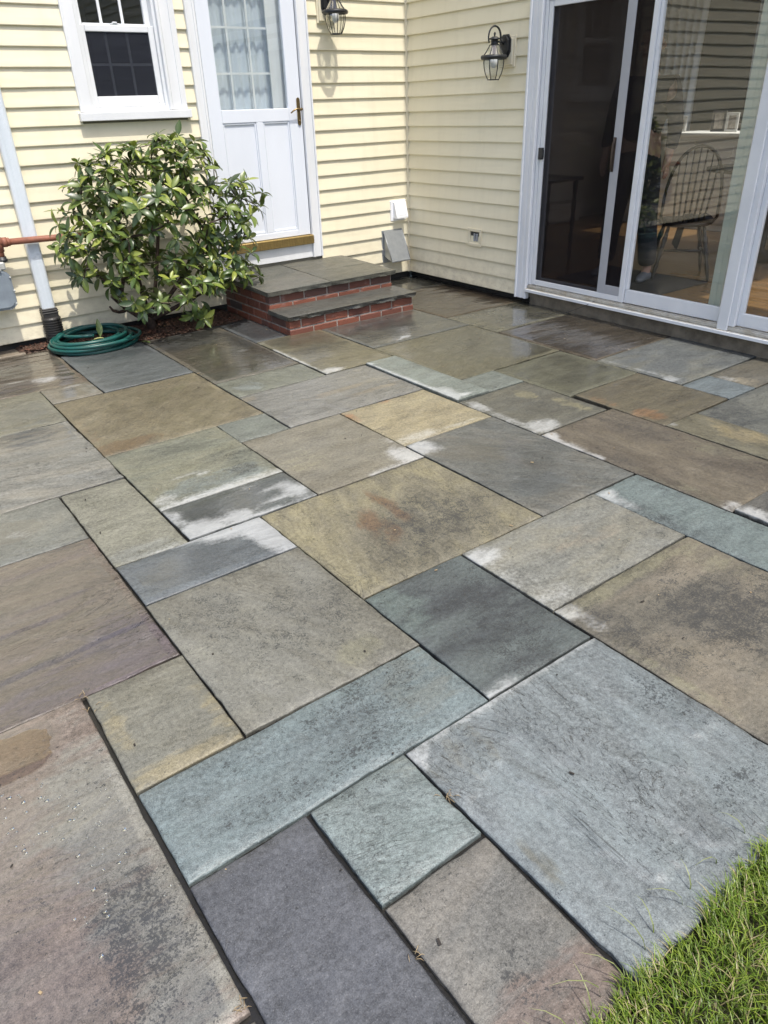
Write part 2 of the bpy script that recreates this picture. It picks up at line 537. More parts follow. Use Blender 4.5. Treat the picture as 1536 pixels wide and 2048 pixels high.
def stone_mat(name, A, B, C, seed, streak=0., speck=.3, wet=.3, cleft=.5, aniso=2.5, rough=.5, k=1.0):
    m = bpy.data.materials.new(name)
    m.use_nodes = True
    n = m.node_tree
    n.nodes.clear()
    out = n.nodes.new('ShaderNodeOutputMaterial')
    gn = n.nodes.new('ShaderNodeGroup'); gn.node_tree = STG
    kk = KSTONE * k
    for nm, c in (('A', A), ('B', B), ('C', C)):
        lc = lin(c); gy_ = sum(lc) / 3
        ds_ = (.92 if c[0] > c[2] + 4 else .88)
        lc = tuple(gy_ + (x - gy_) * ds_ for x in lc)
        gn.inputs[nm].default_value = (lc[0] * kk * 1.0, lc[1] * kk * 1.0, lc[2] * kk * .93, 1)
    for nm, x in (('Streak', streak), ('Seed', seed), ('Speck', speck), ('Wet', wet), ('Cleft', cleft), ('Aniso', aniso), ('Rough', rough)):
        gn.inputs[nm].default_value = x
    L(n, gn.outputs[0], out.inputs[0])
    return m

# ------------------------------------------------------------------ the ground
FT = .3048
OX, OY = .046, .057
PY0 = -18.2 * FT + OY          # front edge of the patio
def mat_lawn():
    m, n, p = newmat('lawn_ground')
    v = coords(n)
    f = noisen(n, v, 1.5, 6, .6); f2 = noisen(n, v, 60, 5, .7)
    c = mixc(n, f2, ramp(n, f, [(.3, (.045, .075, .015)), (.7, (.075, .115, .025))]), (.06, .05, .025))
    L(n, c, p.inputs['Base Color']); p.inputs['Roughness'].default_value = .9
    L(n, bump(n, f2, 1, .03), p.inputs['Normal'])
    return m
g = MB().add([(-90, -90, 0), (90, -90, 0), (90, 90, 0), (-90, 90, 0)], [(0, 1, 2, 3)]).obj('ground', mat_lawn(), loc=(0, 0, -.045))
tag(g, 'green lawn ground reaching out around the patio and house', 'ground', kind='structure')
b = MB().box(-9.0, .09, PY0 + .01, .1, -.06, -.019).obj('patio_bedding', SOIL)
tag(b, 'dark wet soil bedding showing in the joints between the flagstones', 'ground', kind='structure')

# ------------------------------------------------------------------ flagstones
# k, x0, x1, y0, y1 in feet from the house corner, colours A B C, dict, marks [(channel,u,v,ru,rv,strength)] or edge marks (channel,'u0',width,a,b,strength)
def E_(ch, e, wd, a, b_, s=1): return (ch, e, wd, a, b_, s)
STONES = []
def S(label, x0, x1, y0, y1, A, B, C, marks=(), z=0., tilt=(0, 0), **kw):
    STONES.append((label, x0, x1, y0, y1, A, B, C, marks, z, tilt, kw))

PI2 = math.pi / 2
S('large pinkish brown wet flagstone with beads of water at the lower left corner', -16.95, -14.665, -16.83, -13.40, (152, 134, 124), (150, 138, 128), (146, 148, 142),
  [('s', .95, .45, .30, .6, 1), ('d', .84, .27, .16, .20, .85), ('d', .70, .08, .25, .14, .6), ('d', .9, .12, .1, .1, .5), ('t', .60, .93, .24, .10, 2.2), ('t', .4, .6, .45, .5, .5)], speck=.18, wet=.5, cleft=.15, rough=.32, k=1.18)
S('grey brown flagstone cut off by the bottom left edge of the photo', -16.95, -14.74, -18.2, -16.90, (140, 132, 122), (128, 126, 122), (120, 115, 110), wet=.3, cleft=.2)
S('dark slate blue smooth flagstone at the bottom left of centre', -14.60, -13.65, -18.2, -15.85, (106, 110, 122), (112, 116, 128), (100, 102, 112), [('t', .5, .3, .6, .6, .3)], speck=.12, wet=.05, cleft=.12, rough=.42, aniso=1.5, k=.92)
S('small square pale blue flagstone with hairline cracks near the bottom', -13.60, -12.67, -16.79, -15.84, (142, 160, 164), (136, 156, 160), (150, 158, 150), [('d', .6, .92, .35, .1, .6), ('s', .9, .85, .2, .3, .6)], speck=.15, wet=-.05, cleft=.35, rough=.45, streak=.3, aniso=3.5)
S('grey flagstone turning brown pink towards the grass at the bottom', -13.59, -12.70, -18.2, -16.83, (134, 134, 132), (138, 134, 128), (134, 112, 102), [('s', .5, .12, .8, .26, 1), ('d', .45, .30, .4, .16, .45), ('d', .6, .97, .6, .08, .4)], speck=.2, wet=-.1, cleft=.1, rough=.5)
S('very large pale blue grey flagstone with long clefts, touching the grass', -12.60, -10.17, -18.2, -15.81, (142, 154, 162), (136, 150, 158), (122, 122, 112),
  [E_('w', 'v1', .035, 0, 1, .85), ('w', .02, .94, .06, .05, 1), ('d', .85, .22, .3, .18, .45), ('d', .95, .55, .16, .22, .6), ('d', .55, .12, .22, .16, .4), ('s', .05, .4, .05, .12, .9), ('s', .12, .86, .25, .16, .6), ('t', .5, .88, .5, .12, .5)], speck=.02, wet=-.05, cleft=.59, rough=.38, streak=PI2, aniso=3.2)
S('long light blue flagstone running across under the flaked grey one', -14.60, -11.66, -15.80, -14.80, (132, 152, 160), (126, 146, 152), (120, 128, 126), [('d', .62, .55, .2, .5, .55), ('d', .75, .8, .2, .3, .5), ('s', .85, .6, .2, .5, .7), ('d', .45, .3, .3, .3, .35)], speck=.28, wet=-.05, cleft=.25, rough=.42)
S('small tan flagstone with yellow lower edge beside the brown purple one', -14.60, -13.65, -14.76, -13.35, (140, 138, 124), (134, 134, 124), (158, 146, 108), [('s', .5, .05, .7, .12, 1), ('s', .95, .3, .15, .5, .6), ('s', .1, .55, .15, .5, .6)], speck=.22, wet=.05, cleft=.2)
S('large square grey tan flagstone with a pale flake broken near its lower edge', -13.60, -11.68, -14.75, -12.32, (142, 140, 128), (136, 136, 128), (148, 146, 122), [('s', .75, .13, .16, .1, 1), ('d', .25, .75, .22, .25, .45), ('d', .75, .55, .28, .3, .5), ('d', .5, .4, .3, .3, .3)], speck=.32, wet=.05, cleft=.35, streak=1.2, rough=.5)
S('dark charcoal teal flagstone near the centre, between the rust one and the pale blue one', -11.57, -10.18, -15.75, -13.77, (84, 92, 98), (100, 112, 114), (110, 128, 126), [('d', .7, .5, .35, .5, .55), ('d', .5, .2, .4, .25, .5), ('w', .06, .02, .22, .07, .75), ('s', .12, .8, .3, .3, .9)], speck=.42, wet=.0, cleft=.2, rough=.55)
S('large brown flagstone with a black stained middle at the right edge', -10.10, -7.68, -18.2, -15.27, (130, 124, 110), (138, 128, 110), (140, 136, 108), [('d', .55, .62, .33, .30, .85), ('d', .8, .35, .3, .3, .9), ('d', .12, .78, .10, .30, .6), ('s', .3, .97, .8, .06, 1), ('s', .03, .6, .04, .4, .8), ('w', .02, .97, .14, .07, .8), ('w', .06, .86, .06, .1, .6), ('s', .9, .8, .15, .2, .6)], speck=.38, wet=-.1, cleft=.3, rough=.6)
S('light grey flagstone with white left corner, right of the dark charcoal one', -10.10, -7.65, -15.24, -13.78, (152, 154, 148), (144, 142, 128), (148, 138, 122), [('w', .03, .85, .20, .16, 1), ('w', .02, .1, .2, .2, .55), ('w', .05, .5, .1, .5, .45), ('s', .55, .5, .3, .2, .6), ('d', .9, .3, .2, .3, .3)], speck=.28, wet=-.1, cleft=.2, rough=.55)
S('long pale blue flagstone with black flecked sides at the right edge', -7.60, -6.68, -18.2, -13.80, (126, 144, 148), (120, 138, 140), (130, 144, 146), [('w', .12, .97, .25, .05, .9), ('w', .1, .88, .2, .06, .7), ('d', .05, .8, .25, .25, .65), ('d', .9, .9, .2, .1, .5)], speck=.34, wet=-.1, cleft=.1, rough=.5)
S('big olive and tan flagstone with rusty brown streaks in the middle of the patio', -11.57, -8.68, -13.73, -11.29, (140, 134, 112), (150, 142, 108), (122, 88, 50), [('s', .38, .5, .09, .26, .85), ('s', .52, .62, .05, .30, .8), ('s', .30, .35, .06, .14, .8), ('d', .62, .38, .3, .3, .62), ('d', .45, .2, .3, .15, .4), ('w', .1, .3, .12, .25, .25), ('w', .15, .75, .1, .15, .2)], speck=.42, wet=-.05, cleft=.35, streak=1.9, rough=.6)
S('slate flagstone whose right end has dried white, beside the big grey tan one', -13.58, -11.63, -12.28, -11.31, (108, 118, 128), (112, 122, 130), (100, 108, 116), [('w', .95, .55, .16, .75, 1.2), ('w', .72, .9, .22, .24, 1.05), ('w', .5, .99, .25, .05, .8), ('t', .4, .4, .4, .5, .4)], speck=.18, wet=.2, cleft=.15, streak=.1, rough=.45)
S('dark grey flagstone blotched with white dry patches', -12.60, -10.68, -11.24, -10.29, (98, 106, 108), (106, 112, 112), (90, 96, 98), [E_('w', 'v0', .05, 0, 1, .8), ('w', .12, .15, .24, .30, 1.1), ('w', .40, .16, .13, .26, 1.1), ('w', .03, .7, .08, .4, .7), ('w', .72, .30, .2, .12, 1), ('w', .90, .35, .13, .45, .95), ('w', .80, .62, .2, .1, .8), ('w', .6, .92, .3, .08, .7), ('t', .4, .6, .3, .4, .8)], speck=.1, wet=.35, cleft=.25, rough=.4)
S('upright tan grey flagstone on the left with faint scratches', -13.63, -12.68, -11.28, -8.86, (150, 150, 134), (144, 144, 128), (152, 156, 150), [('s', .5, .06, .8, .10, 1), ('w', .7, .02, .4, .04, .5), ('d', .3, .12, .2, .1, .3)], speck=.25, wet=-.1, cleft=.15, rough=.6)
S('grey flagstone with a small puddle at the left edge', -17.0, -13.67, -10.31, -8.88, (132, 136, 130), (138, 140, 132), (126, 132, 132), [('t', .75, .55, .12, .2, 1.6), ('w', .78, .45, .06, .14, .6), ('s', .6, .1, .5, .3, .5)], speck=.28, wet=.05, cleft=.25)
S('very large brown flagstone shading to purple, with layered ridges, at the left edge', -17.4, -13.66, -13.33, -10.36, (134, 124, 112), (126, 112, 102), (112, 100, 112), [('s', .93, .16, .2, .24, 1), ('s', .75, .08, .3, .16, .8), ('t', .6, .5, .5, .4, .5), ('w', .55, .45, .05, .05, .5), ('s', .5, .05, .4, .1, .6)], speck=.22, wet=.5, cleft=1.0, streak=-.05, aniso=5.5, rough=.40)
S('olive grey flagstone with a white lower edge and a white scratch', -12.61, -10.68, -10.25, -7.88, (136, 140, 124), (142, 142, 120), (126, 138, 138), [E_('w', 'v0', .10, 0, 1, .95), ('w', .08, .10, .12, .10, .9), ('w', .38, .34, .17, .022, .85), ('w', .5, .30, .08, .018, .8), ('d', .78, .20, .14, .1, .85), ('d', .8, .45, .2, .12, .55), ('s', .5, .15, .6, .16, .8), ('d', .3, .8, .3, .14, .35)], speck=.25, wet=.05, cleft=.25, rough=.5)
S('pale grey flagstone with dark split layers along its back edge on the left', -16.6, -12.71, -8.80, -5.82, (142, 144, 140), (148, 146, 138), (104, 108, 108), [('s', .72, .92, .25, .10, 1), ('s', .45, .85, .3, .08, .9), ('t', .8, .85, .3, .2, .7), ('w', .38, .45, .15, .06, .5), ('s', .9, .4, .1, .3, .3)], speck=.15, wet=.1, cleft=.6, streak=.35, aniso=3.5)
S('large plain olive brown flagstone left of centre behind the white edged one', -12.60, -9.74, -7.84, -4.76, (134, 124, 96), (142, 132, 102), (122, 98, 62), [('s', .15, .08, .3, .10, 1), ('s', .03, .35, .06, .3, .5), ('t', .6, .6, .5, .4, .2)], speck=.12, wet=.1, cleft=.30, streak=-.7, aniso=2.2)
S('tan flagstone at the left edge, two stones in front of the gas meter', -15.8, -12.66, -5.76, -3.72, (136, 134, 114), (130, 130, 116), (126, 130, 126), [('s', .6, .2, .4, .3, .5)], speck=.2, wet=.1, cleft=.5, streak=.1, aniso=3.5)
S('tiny tan flagstone with a pale wet corner, near the hose', -12.60, -11.68, -4.66, -3.76, (142, 134, 116), (136, 132, 120), (150, 152, 148), [('w', .6, .85, .25, .12, .8), ('s', .85, .5, .2, .5, .8), ('t', .5, .5, .4, .4, .6)], speck=.15, wet=.15, cleft=.5)
S('wet brown flagstone with pale peeled patches in front of the gas meter', -15.8, -11.66, -3.68, -.66, (118, 102, 84), (126, 114, 96), (146, 142, 126), [('w', .83, .22, .10, .10, .8), ('w', .70, .28, .10, .06, .6), ('w', .52, .12, .06, .12, .7), ('s', .75, .55, .25, .2, .7), ('t', .6, .5, .5, .5, .6)], speck=.15, wet=.45, cleft=.7, aniso=3.)
S('smooth slate flagstone just in front of the green hose', -11.59, -9.71, -4.66, -1.52, (112, 120, 124), (108, 116, 122), (100, 108, 112), [('t', .6, .8, .5, .3, .3)], speck=.05, wet=.1, cleft=.1, rough=.4, k=.95)
S('wet grey brown flagstone mirroring the door, in front of the shrub', -9.67, -7.66, -5.73, -1.66, (124, 116, 100), (116, 114, 104), (88, 92, 96), [('s', .4, .85, .7, .25, 1), ('s', .9, .7, .2, .3, .8), ('t', .55, .45, .5, .3, 1.2), ('w', .75, .42, .08, .03, .6)], speck=.08, wet=.45, cleft=.45, aniso=2.5, rough=.35)  # the small 'w' mark paints a white reflection into the colour
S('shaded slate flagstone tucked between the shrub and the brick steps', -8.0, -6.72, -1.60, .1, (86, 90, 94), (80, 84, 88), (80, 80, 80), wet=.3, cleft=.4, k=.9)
S('narrow slate flagstone along the left foot of the brick steps', -7.62, -6.70, -3.64, -1.68, (100, 106, 112), (94, 100, 106), (90, 92, 94), [('t', .5, .5, .5, .5, .4)], speck=.08, wet=.3, cleft=.3, k=.95)
S('olive flagstone with white left edge, at the front corner of the steps', -7.60, -5.84, -6.76, -3.68, (132, 126, 96), (126, 122, 100), (120, 116, 92), [E_('w', 'u0', .035, 0, .72, .95), ('w', .12, .04, .2, .07, 1), ('w', .02, .96, .1, .05, .6), ('t', .6, .7, .4, .4, .3)], z=.006, speck=.08, wet=.2, cleft=.15, rough=.4)
S('wet grey slate flagstone with a reflection painted as a bright white patch, at the foot of the steps', -5.79, -2.85, -5.95, -3.72, (112, 116, 114), (122, 122, 112), (94, 98, 102), [('w', .38, .10, .06, .06, 1.2), ('w', .28, .07, .06, .03, .9), ('s', .5, .4, .22, .6, .8), ('w', .85, .3, .1, .2, .2), ('t', .5, .5, .6, .6, .5)], z=.005, speck=.1, wet=.35, cleft=.3, rough=.35)  # white patch at the near edge is a reflection put into the colour
S('large wet olive flagstone in front of the steps, third from the corner', -5.80, -2.83, -8.90, -5.98, (124, 120, 94), (116, 114, 94), (136, 134, 118), [('s', .35, .55, .1, .3, .5), ('s', .7, .3, .12, .1, .8), ('t', .8, .6, .4, .5, 1)], speck=.08, wet=.35, cleft=.35, streak=-.5, rough=.35)
S('narrow raised pale green blue flagstone with a white left edge', -6.60, -5.87, -9.72, -6.90, (144, 156, 150), (138, 150, 146), (150, 158, 156), [E_('w', 'u0', .05, 0, 1, 1), ('w', .2, .15, .3, .15, .9), ('w', .3, .05, .5, .05, 1)], z=.012, speck=.03, wet=.0, cleft=.08, rough=.45)
S('thin greenish strip of flagstone behind the pale lilac grey one', -9.61, -7.68, -6.72, -5.78, (134, 138, 124), (128, 134, 124), (142, 152, 152), [('s', .2, .4, .2, .4, .9)], speck=.15, wet=.1, cleft=.3, streak=.9)
S('lilac grey flagstone with tan ripples left of the raised narrow one', -9.64, -6.69, -8.77, -6.84, (146, 146, 142), (140, 140, 136), (150, 140, 120), [('s', .55, .5, .3, .07, 1), ('s', .75, .3, .3, .06, .9), ('s', .04, .88, .07, .12, .9), ('w', .7, .75, .2, .05, .25)], speck=.08, wet=.1, cleft=.45, aniso=3.5, rough=.4)
S('small square blue green flagstone left of centre between the olive and tan ones', -10.62, -9.72, -8.77, -7.90, (134, 142, 134), (130, 138, 130), (140, 148, 140), speck=.1, wet=.0, cleft=.15, z=-.002)
S('large sandy grey flagstone with a white right corner, left of the yellow one', -10.62, -8.69, -11.24, -8.83, (146, 140, 122), (140, 136, 122), (150, 146, 118), [('w', .92, .12, .16, .16, 1), E_('w', 'v0', .05, .45, 1, .75), ('w', .97, .35, .06, .2, .5), ('s', .2, .5, .3, .4, .4)], speck=.2, wet=.0, cleft=.15, rough=.55)
S('bright yellow sandstone coloured flagstone with an orange left corner', -8.61, -6.72, -10.71, -8.88, (170, 158, 122), (160, 150, 116), (168, 118, 66), [('s', .03, .85, .08, .2, .85), ('s', .5, .97, .3, .04, .7), ('w', .25, .08, .4, .12, .65), ('w', .6, .06, .4, .06, .6)], speck=.03, wet=-.05, cleft=.2, rough=.5, aniso=2, k=1.12)
S('large grey slate flagstone with a white left corner, right of the yellow one', -8.60, -6.70, -13.73, -10.75, (120, 124, 122), (128, 126, 118), (106, 112, 114), [('w', .06, .93, .16, .08, 1.1), ('w', .15, .85, .1, .06, .6), ('s', .3, .22, .3, .12, 1), ('w', .3, .33, .3, .02, .35), ('t', .4, .5, .5, .4, .4)], speck=.15, wet=.15, cleft=.45, streak=.9, rough=.45)
S('long brown flagstone with a dry white rim at its left corner, on the right', -6.61, -4.80, -15.26, -11.87, (116, 106, 92), (124, 114, 96), (126, 122, 100), [('w', .03, .97, .13, .06, 1.1), E_('w', 'u0', .06, .62, 1, .95), ('w', .08, .03, .1, .04, .9), ('d', .75, .75, .2, .3, .5), ('d', .1, .55, .1, .1, .6), ('s', .9, .3, .2, .5, .6), ('s', .05, .25, .1, .3, .7)], speck=.25, wet=.1, cleft=.35, streak=PI2, aniso=2.5)
S('brown olive flagstone with an orange patch at its near edge, on the right', -4.69, -2.88, -12.91, -10.98, (120, 112, 88), (112, 104, 82), (146, 106, 60), [('s', .12, .25, .14, .22, .9), ('s', .06, .7, .1, .3, .5)], speck=.1, wet=.25, cleft=.4, aniso=3)
S('mottled grey flagstone with a dried white near corner and yellow marks', -6.58, -4.89, -11.83, -9.83, (120, 118, 104), (112, 112, 102), (148, 142, 108), [('w', .08, .75, .1, .25, .8), ('w', .18, .12, .22, .14, .95), ('w', .05, .45, .08, .3, .7), ('s', .7, .75, .12, .2, .9), ('s', .85, .3, .1, .3, .8), ('d', .5, .5, .3, .3, .4)], speck=.25, wet=.1, cleft=.2)
S('small blue green flagstone at the right end of the raised narrow one', -5.81, -4.92, -9.85, -8.95, (130, 140, 134), (126, 136, 130), (130, 140, 136), speck=.06, wet=.15, cleft=.15)
S('plain dull olive flagstone in front of the sliding door, second row', -4.85, -2.83, -10.97, -8.94, (116, 116, 94), (112, 112, 94), (124, 124, 108), [('s', .6, .5, .3, .3, .4)], speck=.12, wet=.25, cleft=.12, aniso=2)
S('dark wet brown flagstone with streaky layers along the sliding door', -2.76, .04, -9.87, -6.95, (98, 86, 70), (108, 96, 78), (124, 126, 120), [('w', .3, .82, .2, .03, .4), ('s', .15, .6, .25, .1, .4), ('t', .5, .7, .6, .5, 1)], speck=.12, wet=.4, cleft=.8, aniso=4.5, streak=.25, rough=.35, k=.92)
S('pale wet flagstone reflecting the white door post', -2.77, .05, -6.90, -5.06, (120, 118, 100), (126, 124, 106), (140, 136, 104), [('s', .1, .4, .1, .5, 1), ('t', .6, .6, .6, .5, 1.4)], speck=.05, wet=.5, cleft=.3, rough=.3)
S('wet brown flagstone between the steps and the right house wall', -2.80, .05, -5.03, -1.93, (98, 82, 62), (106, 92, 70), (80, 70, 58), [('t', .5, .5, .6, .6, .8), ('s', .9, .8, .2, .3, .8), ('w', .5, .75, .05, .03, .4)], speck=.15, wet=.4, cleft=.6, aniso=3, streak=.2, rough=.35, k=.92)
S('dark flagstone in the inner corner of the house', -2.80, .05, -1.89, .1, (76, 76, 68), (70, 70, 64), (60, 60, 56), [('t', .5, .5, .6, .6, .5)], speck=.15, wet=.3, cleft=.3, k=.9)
S('blue grey flagstone with tan clouds touching the door foundation', -2.75, .04, -11.95, -9.94, (120, 126, 128), (128, 128, 116), (110, 118, 124), [('w', .05, .5, .03, .6, .6), ('w', .04, .15, .08, .1, .7), ('s', .2, .75, .2, .2, .8)], speck=.12, wet=.2, cleft=.35, aniso=2.2)
S('tiny blue flagstone on the right between two joints', -2.79, -1.92, -12.93, -11.99, (120, 134, 142), (116, 130, 138), (130, 142, 148), [('w', .9, .2, .1, .3, .3)], speck=.1, wet=.1, cleft=.2)
S('tan grey flagstone against the foundation at the right edge', -1.88, .04, -12.94, -12.0, (122, 116, 100), (116, 112, 100), (150, 140, 118), [('w', .05, .7, .08, .3, .6), ('s', .1, .3, .15, .4, .7)], speck=.2, wet=.1, cleft=.3)
S('blue grey flagstone with black flecks cut by the right edge, behind the yellow strip', -3.84, .04, -16.0, -13.0, (116, 120, 116), (122, 124, 116), (110, 114, 112), [('d', .1, .85, .2, .2, .7)], speck=.3, wet=.1, cleft=.2)
S('yellowish strip of flagstone beside the long brown one', -4.75, -3.88, -18.2, -12.96, (126, 120, 94), (120, 116, 96), (150, 136, 96), [('s', .6, .8, .4, .12, .9), ('s', .9, .9, .2, .08, .5), ('w', .1, .99, .1, .02, .9)], speck=.2, wet=.1, cleft=.3, streak=PI2)
S('dark flecked flagstone with a white rim at the right edge', -6.57, -4.80, -18.2, -15.32, (132, 130, 124), (120, 118, 112), (120, 118, 114), [('w', .05, .92, .1, .08, 1), E_('w', 'u0', .06, .3, 1, .9), ('d', .5, .6, .5, .5, .7)], z=.012, speck=.45, wet=-.1, cleft=.2)

# even out the joints: neighbours meet with a gap of about 6 mm (wider along the lower left)
def close_joints():
    E = [[r[1], r[2], r[3], r[4]] for r in STONES]
    wide = {0: .026, 1: .026, 2: .019, 3: .016, 4: .021, 5: .018}
    for lo, hi, a, b in ((0, 1, 2, 3), (2, 3, 0, 1)):
        mids = {}
        for i in range(len(E)):
            for j in range(len(E)):
                if i == j: continue
                gap = E[j][lo] - E[i][hi]
                ov = min(E[i][b], E[j][b]) - max(E[i][a], E[j][a])
                if -.06 < gap < .16 and ov > .12:
                    m = (E[j][lo] + E[i][hi]) / 2
                    mids.setdefault((i, hi), []).append((m, j)); mids.setdefault((j, lo), []).append((m, i))
        for it in range(6):
            new = {}
            for (i, e), ms in mids.items():
                q = sum((E[j][lo if e == hi else hi] + E[i][e]) / 2 for _, j in ms) / len(ms)
                new[i, e] = q
            for (i, e), q in new.items(): E[i][e] = q
        fin = {}
        for (i, e), ms in mids.items():
            g_ = max([.011] + [(min(wide.get(i, .011), wide.get(j, .011)) if (i in wide and j in wide) or 0 in (i, j) else .011) for _, j in ms])
            ms_ = [(E[j][lo if e == hi else hi] + E[i][e]) / 2 for _, j in ms]
            fin[i, e] = (min(ms_) - g_) if e == hi else (max(ms_) + g_)
        for (i, e), q in fin.items(): E[i][e] = q
    for i, r in enumerate(STONES):
        STONES[i] = (r[0], *E[i], *r[5:])
close_joints()
def smooth(t): 
    t = max(0, min(1, t)); return t * t * (3 - 2 * t)
def build_stone(rec, idx):
    label, x0, x1, y0, y1, A, B, C, marks, z, tilt, kw = rec
    rnd = random.Random(idx * 13 + 5)
    X0, X1, Y0, Y1 = x0 * FT + OX, x1 * FT + OX, y0 * FT + OY, y1 * FT + OY
    cx, cy = (X0 + X1) / 2, (Y0 + Y1) / 2
    Wd, Hd = X1 - X0, Y1 - Y0
    cell = .028
    clf = kw.get('cleft', .5)
    nx, ny = max(6, int(Wd / cell)), max(6, int(Hd / (.012 if clf >= .6 else cell)))
    ch = .005
    def axis(n, Ln):
        a = [0.0, ch] + [ch + (Ln - 2 * ch) * k / (n - 2) for k in range(1, n - 2)] + [Ln - ch, Ln]
        return a
    ax, ay = axis(nx, Wd), axis(ny, Hd)
    nx, ny = len(ax), len(ay)
    vv, cols = [], []
    sd_ = idx * 17.3
    tx, ty = rnd.uniform(-.002, .002), rnd.uniform(-.002, .002)
    zb = z + rnd.uniform(-.002, .003)
    def rag(t, k):
        a = noise.noise(Vector((t * 3.1, k * 9.7, sd_))) * .0045 + noise.noise(Vector((t * 17, k * 5.1, sd_))) * .0022
        c_ = noise.noise(Vector((t * 40, k * 3.3, sd_ + 4)))
        if c_ > .35: a += (c_ - .35) * .012
        return a
    for j, yy in enumerate(ay):
        for i, xx in enumerate(ax):
            px, py = xx, yy
            u, v_ = xx / Wd, yy / Hd
            # ragged outline, fading quickly inwards
            px += rag(yy, 1) * max(0, 1 - xx / .05) - rag(yy, 2) * max(0, 1 - (Wd - xx) / .05)
            py += rag(xx, 3) * max(0, 1 - yy / .05) - rag(xx, 4) * max(0, 1 - (Hd - yy) / .05)
            # rounded corners
            ex, ey = min(xx, Wd - xx), min(yy, Hd - yy)
            zz = zb + tx * (u - .5) + ty * (v_ - .5) + noise.noise(Vector((px * 2.2, py * 2.2, sd_))) * .0022 + noise.noise(Vector((px * 7, py * 7, sd_ + 9))) * .0010
            if clf >= .6:
                for fq, am in ((1.0, .0045), (2.3, .0025)):
                    qn = noise.noise(Vector((px * 1.1 * fq, (py + .06 * noise.noise(Vector((px * 2.5, py * 3, sd_)))) * 8 * fq, sd_ + 20))) * 2.5
                    fl_ = math.floor(qn)
                    zz += (fl_ + smooth((qn - fl_) / .22)) * am * (.35 if x0 > -5 else .8)
            e = min(ex, ey)
            if e < 1e-6: zz -= .0042 + .002 * noise.noise(Vector((px * 25, py * 25, sd_)))
            elif e < .012: zz -= .0007
            vv.append((px - Wd / 2, py - Hd / 2, zz))
            ch4 = [0, 0, 0, 0]
            wx, wy = px, py
            wob = noise.noise(Vector((wx * 5, wy * 5, sd_ + 3))) * .35 + noise.noise(Vector((wx * 13, wy * 13, sd_ + 5))) * .2
            for mk in marks:
                k_ = 'wdts'.index(mk[0])
                if isinstance(mk[1], str):
                    _, ed, wd_, a, b2, s_ = mk
                    d_ = {'u0': xx, 'u1': Wd - xx, 'v0': yy, 'v1': Hd - yy}[ed]
                    t_ = v_ if ed[0] == 'u' else u
                    q = smooth(1 - (d_ / wd_ + wob * .9)) if a - .02 <= t_ <= b2 + .02 else 0
                    ch4[k_] = max(ch4[k_], q * s_)
                else:
                    _, mu, mv, ru, rv, s_ = mk
                    d_ = math.sqrt(((u - mu) / ru) ** 2 + ((v_ - mv) / rv) ** 2) + wob * .7
                    q = smooth(1.35 - d_) if d_ > .35 else 1
                    ch4[k_] = max(ch4[k_], q * s_)
            if e < .008: ch4[2] = -1.3
            cols.append(ch4)
    ff = []
    for j in range(ny - 1):
        for i in range(nx - 1):
            a = j * nx + i
            ff.append((a, a + 1, a + 1 + nx, a + nx))
    ring = [i for i in range(nx)] + [j * nx + nx - 1 for j in range(1, ny)] + [(ny - 1) * nx + i for i in range(nx - 2, -1, -1)] + [j * nx for j in range(ny - 2, 0, -1)]
    nb = len(vv)
    for k, q in enumerate(ring):
        x_, y_, z_ = vv[q]
        r_ = noise.noise(Vector((x_ * 20, y_ * 20, 7))) * .004
        vv.append((x_ * (1 - .002) + (r_ if abs(abs(x_) - Wd / 2) < .02 else 0) * -1 * (1 if x_ > 0 else -1) * .5, y_ * (1 - .002), z_ - .012))
        cols.append([0, .6, 0, 0])
    nb2 = len(vv)
    for k, q in enumerate(ring):
        x_, y_, z_ = vv[q]
        vv.append((x_ * .992, y_ * .992, -.024))
        cols.append([0, 1, 0, 0])
    n = len(ring)
    for bse0, bse1 in ((None, nb), (nb, nb2)):
        for k in range(n):
            k2 = (k + 1) % n
            a0 = ring[k] if bse0 is None else bse0 + k
            a1 = ring[k2] if bse0 is None else bse0 + k2
            ff.append((a0, bse1 + k, bse1 + k2, a1))
    ff.append(tuple(nb2 + k for k in range(n))[::-1])
    me = bpy.data.meshes.new('flagstone')
    me.from_pydata(vv, [], ff)
    at = me.color_attributes.new('m', 'FLOAT_COLOR', 'POINT')
    flat = []
    for c4 in cols: flat += c4
    at.data.foreach_set('color', flat)
    me.polygons.foreach_set('use_smooth', [f < (nx - 1) * (ny - 1) for f in range(len(ff))])
    kw = dict(kw)
    kw['wet'] = kw.get('wet', .3) + (.30 if y1 > -9.5 else .17)
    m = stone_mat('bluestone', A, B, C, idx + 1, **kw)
    me.materials.append(m)
    me.update()
    o = bpy.data.objects.new('flagstone', me)
    col.objects.link(o)
    o.location = (cx, cy, 0)
    tag(o, label, 'flagstone', 'flagstones of the patio')
    return o
for i_, rec in enumerate(STONES):
    build_stone(rec, i_)

# ------------------------------------------------------------------ the house
house = empty('house', (0, 0, 0))
tag(house, 'cream clapboard house whose two walls meet in a corner behind the stone patio', 'house')
EXPO, Z0W, HTOP = .1146, .060, 5.0

